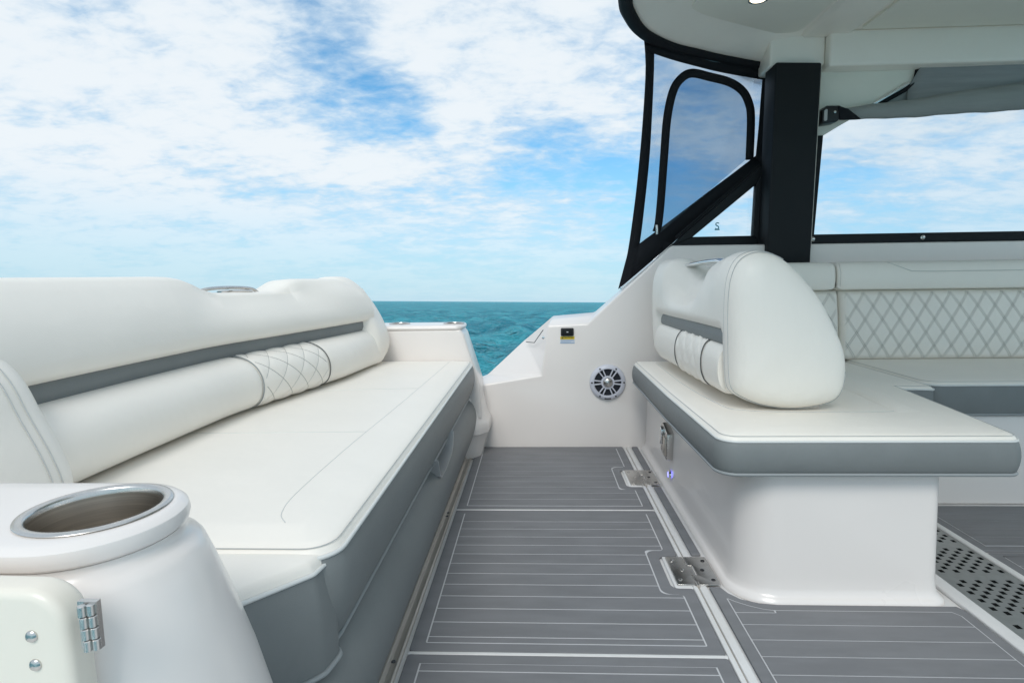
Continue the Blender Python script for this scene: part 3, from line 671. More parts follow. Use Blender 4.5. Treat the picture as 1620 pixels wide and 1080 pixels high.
def clear_sheet():
    n, c = 24, 16; a = spline(CLEAR_L, n); b = spline(CLEAR_R, n); V = []; F = []
    for p, q in zip(a, b):
        for k in range(c+1):
            t = k/c; sag = -0.012-0.010*math.sin(math.pi*t)*math.sin(p[2]*9)
            V.append((p[0]+(q[0]-p[0])*t, p[1]+(q[1]-p[1])*t-sag, p[2]+(q[2]-p[2])*t))
    for i in range(n-1):
        for k in range(c): F.append([i*(c+1)+k, i*(c+1)+k+1, (i+1)*(c+1)+k+1, (i+1)*(c+1)+k])
    mk('clear_sheet', V, F, 'clear_vinyl_thin', cc, smooth_deg=180)
clear_sheet()
ribbon('aft_hem', AFT_OUT, AFT_IN, 'black_canvas', cc)
ribbon('lower_band', BAND_UP, BAND_LO, 'black_canvas', cc, dy=-0.004)
mk('lower_corner', [(0.424, 3.016, 0.789), (0.466, 3.006, 0.957), (0.528, 2.998, 1.019), (0.57, 2.996, 1.05), (0.689, 3.0, 1.018), (0.60, 3.01, 0.935), (0.424, 3.026, 0.789), (0.466, 3.016, 0.957), (0.528, 3.008, 1.019), (0.57, 3.006, 1.05), (0.689, 3.01, 1.018), (0.60, 3.02, 0.935)],
   [[0, 1, 2, 3, 4, 5], [11, 10, 9, 8, 7, 6]]+[[i, 6+i, 6+(i+1) % 6, (i+1) % 6] for i in range(6)], 'black_canvas', cc)
ribbon('forward_hem', RIGHT_IN, RIGHT_OUT, 'black_canvas', cc, dy=-0.008)
HEM_T = [(0.472, 2.63, 1.862), (0.597, 2.72, 1.862), (0.729, 2.80, 1.862), (0.902, 2.90, 1.862), (1.195, 3.035, 1.862)]
HEM_B = [(0.478, 2.635, 1.818), (0.60, 2.725, 1.812), (0.732, 2.805, 1.806), (0.904, 2.905, 1.802), (1.195, 3.04, 1.797)]
ribbon('top_hem', HEM_T, HEM_B, 'black_canvas', cc, dy=-0.004)
AW = 0.019
arch = catmull(ARCH, 5)
def arch_sides():
    cx_, cz_ = 0.83, 1.35; L_, R_ = [], []
    for i, p in enumerate(arch):
        a = np.array(arch[max(0, i-1)]); b = np.array(arch[min(len(arch)-1, i+1)]); t = b-a; t[1] = 0; t /= np.linalg.norm(t)
        nx, nz = -t[2], t[0]; L_.append((p[0]+nx*AW, p[1]-0.035, p[2]+nz*AW)); R_.append((p[0]-nx*AW, p[1]-0.035, p[2]-nz*AW))
    return L_, R_
l_, r_ = arch_sides()
V = [p for pr in zip(l_, r_) for p in pr]; F = [[2*i, 2*i+1, 2*i+3, 2*i+2] for i in range(len(l_)-1)]
o = mk('zip_band', V, F, 'black_canvas', cc, smooth_deg=60); s_ = o.modifiers.new('s', 'SOLIDIFY'); s_.thickness = 0.006; s_.offset = 0
V = [(p[0], p[1]+0.003, p[2]) for p in r_]; mk('flap_sheet', V, [list(range(len(V)))], 'clear_vinyl', cc)
tube('zip_pull', [(0.602, 2.955, 1.105), (0.603, 2.953, 1.085), (0.604, 2.955, 1.06)], 0.0065, 'stainless', cc, n=8)

qw = thing('quarter_window', 'small black framed triangular window with a tiny decal beside the pillar', 'window')
prism('glass', [(0.774, 1.043), (1.067, 1.044), (1.074, 1.29)], 'y', 2.946, 2.949, 'window_glass', qw)
def tri_ring():
    o3 = [(0.664, 0.996), (1.139, 0.996), (1.125, 1.40)]; i3 = [(0.774, 1.043), (1.067, 1.044), (1.074, 1.29)]
    for k, nm in enumerate(('sill', 'jamb', 'slope_bar')):
        a, b = o3[k], o3[(k+1) % 3]; c, d = i3[(k+1) % 3], i3[k]
        prism('frame_'+nm, [a, b, c, d], 'y', 2.925, 2.965, 'black_powder', qw, bevel=0.004)
tri_ring()
for d0 in (0.012, 0.024):
    p, q = np.array([0.69, 1.02+d0]), np.array([1.115, 1.385+d0])
    tube('track_rail', [(p[0], 2.928, p[1]), (q[0], 2.928, q[1])], 0.0035, 'black_powder', qw, n=6)
text('decal', 'S', (0.897, 2.944, 1.093), 0.05, 'decal_teal', qw)
box('decal_bar', (0.885, 2.9435, 1.075), (0.909, 2.9455, 1.080), 'decal_teal', qw)

# ================================================================== aft bench
ab = thing('aft_bench', 'long white and grey upholstered aft bench filling the left side', 'bench')
bt, bs = cushion(ab, rounded([(-1.02, 0.79), (-0.30, 0.79), (-0.298, 2.645), (-1.02, 2.645)], [.02, .05, .03, .02], 8), 0.312, 0.478, crown=0.012, bulge=0.018, lean=0.016, edge=0.016)
ZT = 0.4855
def seam(name, pts, parent, r=0.0010, m='seam', n=5): return tube(name, pts, r, m, parent, n=n, smooth_deg=180)
seam('seat_seam', [(x, y, ZT+.0005) for x, y in catmull([(-0.40, 0.86), (-0.423, 0.90), (-0.434, 1.0), (-0.430, 1.3), (-0.415, 1.7), (-0.398, 2.3), (-0.392, 2.56)], 6)], bt)
seam('seat_seam', [(-0.95, 1.378, ZT+.0005), (-0.428, 1.392, ZT+.0005)], bt)
seam('seat_seam', [(-0.95, 1.90, ZT+.0005), (-0.41, 1.945, ZT+.0005)], bt)
# small corner cushion at the near end
cushion(ab, rounded([(-0.316, 0.812), (-0.323, 0.772), (-0.40, 0.685), (-0.52, 0.665), (-0.72, 0.665), (-0.72, 0.812)], [.008, .016, .06, .03, .02, .02], 6), 0.300, 0.466, crown=0.006, bulge=0.006, lean=-0.012, edge=0.016, top_name='corner_cushion_top', side_name='corner_cushion_band', step=0.02, soft=0.45)
# upholstered base panel with a recessed pull
BP = catmull([(-0.46, 0.300), (-0.375, 0.306), (-0.335, 0.300), (-0.303, 0.272), (-0.286, 0.225), (-0.289, 0.170), (-0.308, 0.105), (-0.335, 0.050), (-0.352, 0.022), (-0.40, 0.016), (-0.46, 0.016), (-0.48, 0.15)], 4, closed=True)
def yend(z): return 2.585+0.105*min(1, max(0, z/0.16))
rings = []
for t in [0, .02]+np.linspace(.05, 0.96, 40).tolist()+[.985, 1.0]:
    s = 0.985 if t in (0, 1.0) else 1.0; rings.append([(-0.38+(x+0.38)*s, 0.50+(yend(z)-0.50)*t, 0.16+(z-0.16)*s) for x, z in BP])
fp = loft('front_panel', rings, 'grey_vinyl', ab, smooth_deg=60)
PULL = [(1.63, 0.345), (1.672, 0.268), (1.70, 0.258), (1.80, 0.256), (1.91, 0.266), (1.94, 0.285), (1.965, 0.345)]
subtract(fp, prism('cutter', PULL, 'x', -0.372, -0.22, 'dark_gap'))
inn = [(1.638, 0.330), (1.676, 0.2705), (1.702, 0.2610), (1.80, 0.2590), (1.907, 0.2690), (1.935, 0.2875), (1.957, 0.330)]
prism('pull_liner', [p for p in PULL[1:-1]][0:0]+[(1.634, 0.330)]+[(y, z+.0005) for y, z in PULL[1:-1]]+[(1.961, 0.330)]+[(y, z+.0025) for y, z in inn[::-1]], 'x', -0.370, -0.292, 'handle_grey', ab)
prism('pull_back', [(1.634, 0.325)]+PULL[1:-1]+[(1.961, 0.325)], 'x', -0.374, -0.3695, 'handle_grey', ab)
box('latch_tab', (-0.350, 1.715, 0.264), (-0.315, 1.745, 0.284), 'stainless', ab, bevel=0.003)
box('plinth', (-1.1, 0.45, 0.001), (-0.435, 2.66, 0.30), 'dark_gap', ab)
tr = thing('floor_track', 'worn aluminium track along the floor at the foot of the aft bench', 'track')
prism('track_rail', [(-0.352, 0.0005), (-0.314, 0.0005), (-0.314, 0.010), (-0.319, 0.012), (-0.323, 0.008), (-0.334, 0.008), (-0.338, 0.019), (-0.350, 0.019)], 'y', 0.3, 2.69, 'aluminium', tr, bevel=0.001, seg=1)
for y in (1.99, 2.02, 1.2): spin('screw', [(0.005, 0), (0.005, 0.002), (0.001, 0.0025)], (-0.329, y, 0.0075), 'dark_thread', tr, n=10)

# backrest
def bx(y): return interp(y, [0.60, 0.8, 1.0, 1.48, 1.86, 2.2, 2.42, 2.62], [-0.90, -0.918, -0.924, -0.912, -0.842, -0.775, -0.738, -0.705])
def ztop(y): return interp(y, [0.6, 1.50, 1.56, 1.635, 1.70, 1.94, 1.99, 2.06, 2.10, 2.36, 2.44, 2.56], [0.878, 0.878, 0.872, 0.845, 0.829, 0.825, 0.838, 0.862, 0.866, 0.864, 0.845, 0.79])
def back_sections(fn, y0, y1, n):
    out = []
    for i in range(n+1):
        y = y0+(y1-y0)*i/n; X = bx(y); out.append([(X+dx, y, z) for dx, z in fn(y)])
    return out
def upper(y):
    t = ztop(y); k = interp(y, [1.45, 1.75, 2.0, 2.3], [0, 1, 1, 0])      # a shallow scoop below the dip
    p = [(-0.005, 0.684), (0.022, 0.686), (0.032, 0.700), (0.033, 0.725), (0.024-.004*k, 0.755), (0.012-.028*k, 0.785), (-0.012-.03*k, 0.82-.004*k), (-0.040-.012*k, t-0.030), (-0.060, t-0.010), (-0.082, t-0.001), (-0.11, t), (-0.16, t-0.004), (-0.185, t-0.02), (-0.20, t-0.06), (-0.21, 0.66), (-0.03, 0.66)]
    return [(p[i][0], min(p[i][1], t+.0)) if i > 6 else p[i] for i in range(len(p))]
loft('upper_back', back_sections(upper, 0.70, 2.46, 150), 'white_vinyl', ab, smooth_deg=60)
loft('stripe', back_sections(lambda y: [(-0.05, 0.70), (0.004, 0.695), (0.012, 0.680), (0.014, 0.662), (0.008, 0.642), (-0.05, 0.635)], 0.74, 2.50, 60), 'grey_vinyl', ab, smooth_deg=60)
def lumbar_pts(amp=0.0):
    return [(-0.03, 0.640), (0.004, 0.646), (0.030, 0.643), (0.055, 0.632), (0.076, 0.614), (0.090, 0.590), (0.096, 0.565), (0.095, 0.540), (0.087, 0.517), (0.072, 0.501), (0.05, 0.493), (0.0, 0.488), (-0.03, 0.50)]
LP = catmull(lumbar_pts(), 6); QP = 0.085
def lum(y0, y1, n, name, material, quilt=False, endr=0.0):
    out = []; c = np.mean(np.array(LP), 0)
    arc = np.concatenate([[0], np.cumsum(np.linalg.norm(np.diff(np.array(LP), axis=0), axis=1))])
    for i in range(n+1):
        y = y0+(y1-y0)*i/n; X = bx(y); ring = []
        e = min(y-y0, y1-y); s = 1.0
        if endr and e < endr: s = 1-0.07*(1-e/endr)**2
        for j, (dx, z) in enumerate(LP):
            f = 1.0
            if quilt:
                a = abs(math.sin(math.pi*((y-y0)/QP+arc[j]/QP))); b = abs(math.sin(math.pi*((y-y0)/QP-arc[j]/QP)))
                f = 0.972+0.06*(min(a, b))**0.5
            px, pz = c+(np.array([dx, z])-c)*s*f
            px *= interp(y, [2.1, 2.5], [1.0, 0.60]) if px > 0 else 1
            ring.append((X+px, y, pz))
        out.append(ring)
    return loft(name, out, material, ab, smooth_deg=60 if not quilt else 70)
lum(0.76, 1.628, 60, 'lumbar_roll', 'white_vinyl', endr=0.02)
lum(1.634, 1.974, 110, 'quilted_roll', 'white_vinyl', quilt=True, endr=0.012)
lum(1.98, 2.50, 40, 'lumbar_roll', 'white_vinyl', endr=0.02)
def quilt_threads(y0, y1):
    arc = np.concatenate([[0], np.cumsum(np.linalg.norm(np.diff(np.array(LP), axis=0), axis=1))]); c = np.mean(np.array(LP), 0); SV, SF = [], []
    for s in (1, -1):
        for k in range(-10, 16):
            P = []
            for j, (dx, z) in enumerate(LP):
                y = y0+k*QP-s*arc[j]
                if y0+0.012 < y < y1-0.012:
                    q = c+(np.array([dx, z])-c)*0.981; P.append((bx(y)+q[0], y, q[1]))
            if len(P) < 3: continue
            b0 = len(SV); r = 0.0013
            for x, y, z in P: SV.extend([(x, y-r, z), (x+r, y, z+r*.5), (x, y+r, z)])
            for i in range(len(P)-1):
                a = b0+3*i; SF.extend([[a, a+1, a+4, a+3], [a+1, a+2, a+5, a+4]])
    return mk('stitching', SV, SF, 'quilt_thread', ab)
quilt_threads(1.634, 1.974)['kind'] = 'stuff'
for y in (1.631, 1.977):
    tube('roll_piping', [(bx(y)+dx*1.0, y, z) for dx, z in LP], 0.0017, 'dark_thread' if y > 1.7 else 'grey_piping', ab, n=6, smooth_deg=180)
# wrapped ends
def end_bolster(name, prof, y0, y1, r=0.045, n=10, material='white_vinyl'):
    """soft pillow: outline prof in x-z, domed on both faces"""
    pr = np.array(catmull(prof, 5, closed=True)); ctr = (pr.min(0)+pr.max(0))/2; half = (pr.max(0)-pr.min(0)).min()/2; rings = []
    def ring_(a): # a: 0 at the face's middle .. 1 at the widest line
        s = a; return s
    K = [0.0, 0.25, 0.45, 0.62, 0.75, 0.85, 0.92, 0.97, 1.0]
    def prof_y(a): return r*(1-(1-a**3.2)**(1/2.2))      # how far the surface falls back at scale a
    for a in K: rings.append([(ctr[0]+(x-ctr[0])*max(a, .02), y0+prof_y(a), ctr[1]+(z-ctr[1])*max(a, .02)) for x, z in pr])
    for a in K[::-1]: rings.append([(ctr[0]+(x-ctr[0])*max(a, .02), y1-prof_y(a), ctr[1]+(z-ctr[1])*max(a, .02)) for x, z in pr])
    return loft(name, rings, material, ab, smooth_deg=180)
FARP = [(-1.0, 0.50), (-1.0, 0.75), (-0.96, 0.852), (-0.868, 0.872), (-0.800, 0.838), (-0.738, 0.762), (-0.692, 0.68), (-0.668, 0.61), (-0.666, 0.557), (-0.69, 0.510), (-0.74, 0.487), (-0.85, 0.48)]
end_bolster('end_wrap', FARP, 2.385, 2.640, r=0.075)
NEARP = [(-1.16, 0.50), (-1.16, 0.70), (-1.10, 0.785), (-1.0, 0.800), (-0.92, 0.765), (-0.868, 0.715), (-0.835, 0.645), (-0.805, 0.58), (-0.79, 0.525), (-0.805, 0.488), (-0.85, 0.480), (-0.98, 0.480)]
nb = end_bolster('end_wrap', NEARP, 0.70, 0.965, r=0.06)
for yv in (0.898, 0.880):
    pr = [p for p in catmull(NEARP, 8, closed=True) if p[0] > -1.02 and p[1] > 0.50]
    seam('wrap_stitching', [(x+0.0012, yv, z+0.0008) for x, z in pr], nb, r=0.0009, m='pale_thread')
# grab rail cup holders standing in the dip of the back
for y0, y1 in ((1.66, 1.945),):
    xm = bx(1.8)-0.125
    tube('grab_rail', catmull([(xm-0.02, y0, 0.822), (xm-0.01, y0+0.03, 0.838), (xm, (y0+y1)/2, 0.842), (xm+0.02, y1-0.03, 0.836), (xm+0.03, y1, 0.820)], 6), 0.0055, 'stainless', ab, n=10)
    spin('cup_ring', [(0.052, 0.0), (0.054, 0.006), (0.048, 0.009), (0.042, 0.003), (0.041, -0.05)], (xm-0.005, 1.86, 0.824), 'stainless', ab, n=32, cap=False)
# strap ends in the gap below the far roll
for k in range(3):
    box('strap', (-0.80+0.022*k, 2.60, 0.487), (-0.79+0.022*k, 2.612, 0.53), 'white_piping' if k else 'grey_piping', ab, bevel=0.002)

# ================================================================== armrests
def stadium(x_end, yc0, yc1, xs=-1.15, n=18, skew=0.0):
    """flat-backed tongue: straight sides, round end towards +x"""
    r = (yc1-yc0)/2; c = (yc0+yc1)/2
    pts = [(xs, yc0+skew)]
    for k in range(n+1):
        a = -math.pi/2+math.pi*k/n; pts.append((x_end-r+r*math.cos(a), c+r*math.sin(a)))
    pts.append((xs, yc1)); return pts
na = thing('near_armrest', 'white moulded armrest tower with a steel cup holder in the near left corner', 'armrest')
ol = stadium(-0.330, 0.413, 0.575, xs=-0.95, n=24)
ol = densify(ol, 0.02)
def ring(d, z, dx=0.0, dyn=0.0): return [(x+dx, y-(dyn if y < 0.49 else 0), z) for x, y in offset(ol, d)]
cap_r = [ring(-0.030, 0.6605), ring(-0.014, 0.6605), ring(-0.007, 0.6590), ring(-0.0025, 0.655), ring(-0.001, 0.648), ring(-0.0025, 0.642), ring(-0.006, 0.639)]
cap = loft('top_cap', cap_r, 'gelcoat', na, smooth_deg=60)
ct = spin('cutter', [(0.0555, -0.1), (0.0555, 0.05)], (-0.407, 0.497, 0.66), 'dark_gap', n=48)
subtract(cap, ct)
body_r = [ring(-0.006, 0.6385), ring(-0.0065, 0.635), ring(-0.0045, 0.630), ring(0.001, 0.6255), ring(0.006, 0.622), ring(0.010, 0.617), ring(0.018, 0.595), ring(0.031, 0.555), ring(0.050, 0.487), ring(0.070, 0.40), ring(0.09, 0.30), ring(0.11, 0.18), ring(0.115, 0.0015)]
body = loft('tower', body_r, 'gelcoat', na, smooth_deg=60)
ct = spin('cutter', [(0.0552, -0.12), (0.0552, 0.05)], (-0.407, 0.497, 0.66), 'dark_gap', n=48)
subtract(body, ct)
cup = spin('cup_holder', [(0.0535, 0.0006), (0.0600, 0.0006), (0.0606, 0.0014), (0.0535, 0.0020), (0.0526, 0.0006), (0.0520, -0.004), (0.0495, -0.050), (0.0470, -0.088), (0.0440, -0.0915), (0.001, -0.0915)], (-0.407, 0.497, 0.660), 'stainless_brushed', na, n=64, cap=False, smooth_deg=50)
spin('cup_rim', [(0.0604, 0.0012), (0.0613, 0.0018), (0.0606, 0.0028), (0.0575, 0.0034), (0.0545, 0.0032), (0.0530, 0.0020), (0.0524, 0.0004), (0.0518, -0.003)], (-0.407, 0.497, 0.660), 'stainless', na, n=64, cap=False, smooth_deg=80)
# hinged cream door on its near face
dr = thing('transom_door', 'cream rounded door panel hinged at the foot of the near armrest', 'door')
prism('door_panel', rounded([(-0.95, 0.20), (-0.325, 0.20), (-0.332, 0.655), (-0.95, 0.664)], [.01, .01, .030, .01], 8), 'y', 0.366, 0.392, 'gelcoat_cream', dr, bevel=0.007, seg=4)
for x, z in ((-0.3565, 0.6225), (-0.3560, 0.6010)):
    spin('screw', [(0.0045, 0.0), (0.0043, 0.0015), (0.003, 0.0028), (0.001, 0.0032)], (x, 0.3665, z), 'stainless', dr, n=18, axis='y')
hg = thing('door_hinge', 'small steel knuckle hinge between the cream door and the near armrest', 'hinge')
for s in range(4):
    for k, (dx, dy) in enumerate(((0.0, 0.0), (0.0048, 0.002))):
        z1 = 0.647-s*0.0085
        spin('knuckle', [(0.001, 0.0), (0.0022, 0.0), (0.0028, -0.0005), (0.0028, -0.0077), (0.0022, -0.0082), (0.001, -0.0082)], (-0.3165+dx+s*0.0006, 0.364+dy, z1), 'stainless', hg, n=14)
box('hinge_leaf', (-0.322, 0.367, 0.613), (-0.308, 0.371, 0.648), 'stainless', hg)

fa = thing('far_armrest', 'white moulded armrest block at the far end of the aft bench', 'armrest')
prof = rounded([(-0.95, 0.30), (-0.95, 0.622), (-0.355, 0.622), (-0.338, 0.60), (-0.266, 0.36), (-0.262, 0.20), (-0.30, 0.19), (-0.34, 0.30)], [.01, .01, .012, .03, .05, .01, .01, .01], 5)
prism('block', prof, 'y', 2.650, 2.835, 'gelcoat', fa, bevel=0.022, seg=5)
capo = densify(rounded([(-0.95, 2.645), (-0.350, 2.645), (-0.338, 2.74), (-0.345, 2.85), (-0.95, 2.85)], [.01, .03, .06, .03, .01], 6), 0.03)
loft('top_cap', [[(x, y, z) for x, y in offset(capo, d)] for d, z in ((-0.006, 0.620), (0.0, 0.6235), (0.001, 0.630), (-0.003, 0.638), (-0.012, 0.6415), (-0.03, 0.642))], 'gelcoat', fa, smooth_deg=60)
for x, y in ((-0.395, 2.75), (-0.66, 2.76)):
    spin('cup_holder', [(0.036, 0.0002), (0.05, 0.0004), (0.051, 0.003), (0.046, 0.0048), (0.041, 0.003), (0.040, 0.0009)], (x, y, 0.642), 'stainless', fa, n=36, cap=False)
    spin('cup_well', [(0.001, 0.0012), (0.0415, 0.0012), (0.0415, 0.0004)], (x, y, 0.642), 'dark_gap', fa, n=36, cap=False)
# stepped foot
def foot():
    pts = [(-0.405, 2.60), (-0.340, 2.60), (-0.275, 2.635), (-0.238, 2.69), (-0.232, 2.838), (-0.405, 2.838)]
    r = [[(x, y, z) for x, y in (inset(rounded(pts, .012, 3), -d) if d < 0 else offset(rounded(pts, .012, 3), d))] for d, z in ((-0.035, 0.004), (-0.022, 0.05), (-0.008, 0.115), (0.0, 0.125), (0.004, 0.128), (0.006, 0.150), (0.006, 0.172), (0.0, 0.184), (-0.012, 0.205), (-0.03, 0.30), (-0.04, 0.36))]
    loft('foot', r, 'gelcoat', fa, smooth_deg=40)
foot()

# ================================================================== forward seat with its reversible backrest
fs = thing('lounge_bench', 'white topped grey edged lounge seat cushion overhanging its moulded pedestal', 'bench')
ped = densify(rounded([(0.535, 1.47), (1.048, 1.47), (1.06, 2.83), (0.535, 2.83)], [.10, .035, .02, .02], 10), 0.04)
loft('pedestal', [[(x, y, z) for x, y in offset(ped, d)] for d, z in ((0.024, 0.0012), (0.022, 0.010), (0.012, 0.017), (0.006, 0.024), (0.002, 0.040), (0.0, 0.07), (-0.008, 0.362))], 'gelcoat', fs, smooth_deg=70)
st, ss = cushion(fs, rounded([(0.455, 2.705), (0.452, 2.0), (0.462, 1.435), (1.190, 1.435), (1.215, 1.60), (1.335, 2.50), (1.335, 2.705)], [.02, .3, .045, .03, .1, .02, .02], 8), 0.362, 0.462, crown=0.006, bulge=0.010, lean=-0.002, edge=0.014, step=0.035)
seam('seat_seam', [(x, y, 0.4672) for x, y in catmull([(0.535, 2.6), (0.53, 2.1), (0.56, 1.75), (0.60, 1.69), (0.70, 1.665), (0.95, 1.66), (1.02, 1.665)], 6)], st)
mk('raised_band', [(x, y, z) for x, y, z in [(1.02, 1.655, 0.466), (1.10, 1.665, 0.466), (1.24, 2.5, 0.466), (1.10, 2.5, 0.466), (1.05, 1.72, 0.4715), (1.085, 1.73, 0.4715), (1.21, 2.49, 0.4715), (1.13, 2.49, 0.4715)]],
   [[0, 1, 2, 3], [7, 6, 5, 4], [0, 4, 5, 1], [1, 5, 6, 2], [2, 6, 7, 3], [3, 7, 4, 0]], 'white_vinyl', st, bevel=0.010, bev_deg=5)
box('hinge_block', (0.76, 1.70, 0.464), (0.83, 1.78, 0.50), 'aluminium', fs, bevel=0.004)

rb = thing('lounge_bolster', 'chunky white backrest bolster with grey stripe standing on the lounge seat', 'bolster')
SEC = catmull([(0.602, 0.503), (0.570, 0.528), (0.560, 0.575), (0.556, 0.65), (0.553, 0.73), (0.553, 0.80), (0.560, 0.86), (0.582, 0.905), (0.624, 0.926), (0.67, 0.920), (0.714, 0.896), (0.765, 0.845), (0.815, 0.779), (0.866, 0.678), (0.884, 0.626), (0.889, 0.578), (0.883, 0.525), (0.860, 0.492), (0.805, 0.475), (0.735, 0.469), (0.66, 0.480)], 4, closed=True)
def rb_sections():
    out = []; c = np.array([0.70, 0.675]); y0, y1 = 1.700, 2.655
    ys = [(1.630, .06, 0), (1.632, .30, 0), (1.637, .52, 0), (1.644, .70, 0), (1.653, .82, 0), (1.664, .90, 0), (1.678, .95, 0), (1.697, .985, 0), (1.722, 1.0, 0)]
    ys += [(y, 1.0, 1) for y in np.linspace(1.745, 2.585, 60)]+[(2.612, .975, 1), (2.635, .92, 1), (2.65, .83, 1), (2.655, .6, 1)]
    for y, sc, _ in ys:
        pr = [tuple(c+(np.array(p)-c)*sc*np.array([1.03, 1.012])) for p in SEC]
        dip = interp(y, [1.80, 1.98, 2.10, 2.18, 2.26, 2.36, 2.44], [0, .30, .85, 1, 1, .45, 0]); rec = interp(y, [1.732, 1.760, 2.50, 2.54], [0, 1, 1, 0])
        k2 = interp(y, [1.60, 1.75, 2.655], [0.0, -0.002, -0.034])
        ring_ = []
        for x, z in pr:
            wz = max(0, min(1, (z-0.74)/0.12)); wx = max(0, min(1, (0.76-x)/0.10))
            x2 = x+dip*wz*wx*0.060; z2 = z-dip*wz*wx*0.075
            if z < 0.70 and x < 0.62: x2 = max(x2, 0.548+0.034*rec)
            ring_.append((x2+k2, y, max(z2, 0.4685)))
        out.append(ring_)
    return out
loft('shell', rb_sections(), 'white_vinyl_wrinkled', rb, smooth_deg=180)
def small_roll(name, pts, y0, y1, n, material, quilt=False, endr=0.015):
    P = catmull(pts, 5); c = np.mean(np.array(P), 0); out = []
    for i in range(n+1):
        y = y0+(y1-y0)*i/n; e = min(y-y0, y1-y); s = 1-(0.10*(1-e/endr)**2 if e < endr else 0); ring_ = []
        for x, z in P:
            f = 1.0
            if quilt:
                u = (y-y0)/0.085; v = z/0.085; f = 0.93+0.16*min(abs(math.sin(math.pi*(u+v)/1)), abs(math.sin(math.pi*(u-v)/1)))**.6
            q = c+(np.array([x, z])-c)*s*f; ring_.append((q[0]+0.004-0.034*(y-1.7), y, q[1]))
        out.append(ring_)
    return loft(name, out, material, rb, smooth_deg=65)
small_roll('stripe', [(0.60, 0.697), (0.572, 0.697), (0.564, 0.685), (0.561, 0.668), (0.566, 0.650), (0.60, 0.648)], 1.742, 2.535, 20, 'grey_vinyl')
LR = [(0.60, 0.652), (0.570, 0.653), (0.552, 0.640), (0.541, 0.612), (0.538, 0.580), (0.541, 0.548), (0.552, 0.520), (0.572, 0.503), (0.61, 0.500)]
small_roll('lumbar_roll', LR, 1.742, 1.893, 10, 'white_vinyl'); small_roll('quilted_roll', LR, 1.897, 2.203, 70, 'white_vinyl', quilt=True); small_roll('lumbar_roll', LR, 2.207, 2.53, 14, 'white_vinyl')
for y in (1.895, 2.205):
    tube('roll_piping', [(x+0.004-0.034*(y-1.7)-0.0005, y, z) for x, z in catmull(LR, 5)], 0.0020, 'dark_thread', rb, n=6)
def on_sec(k, ins): return offset(SEC, -ins)[k % len(SEC)]
# double rows of stitching round the near end
for y, sc in ((1.690, .976), (1.714, .997)):
    cq = np.array([0.70, 0.675]); k2 = 0.0
    q = [tuple(cq+(np.array(p)-cq)*(sc+.004)*np.array([1.03, 1.012])) for p in SEC]
    tube('stitching', [(x+k2, y-0.0004, max(z, .4693)) for x, z in [q[i % len(q)] for i in range(-24, 40)]], 0.0013, 'pale_thread', rb, n=4, smooth_deg=180)
gh = loft('grab_handle', [[(x+0.022*math.cos(a)*s, y+0.004*math.sin(a), z+0.0085*math.sin(a)*s) for a in [2*math.pi*k/16 for k in range(16)]] for x, y, z, s in [(0.618, 2.452, 0.893, .15), (0.618, 2.448, 0.894, .6), (0.618, 2.435, 0.8955, .9), (0.619, 2.40, 0.897, 1), (0.622, 2.3, 0.901, 1), (0.628, 2.15, 0.907, 1), (0.634, 2.02, 0.908, 1), (0.645, 1.94, 0.895, 1), (0.65, 1.91, 0.87, 1)]], 'chrome', rb, smooth_deg=180)
tube('handle_stem', [(0.63, 2.37, 0.80), (0.622, 2.37, 0.893)], 0.011, 'black_plastic', gh, n=12)

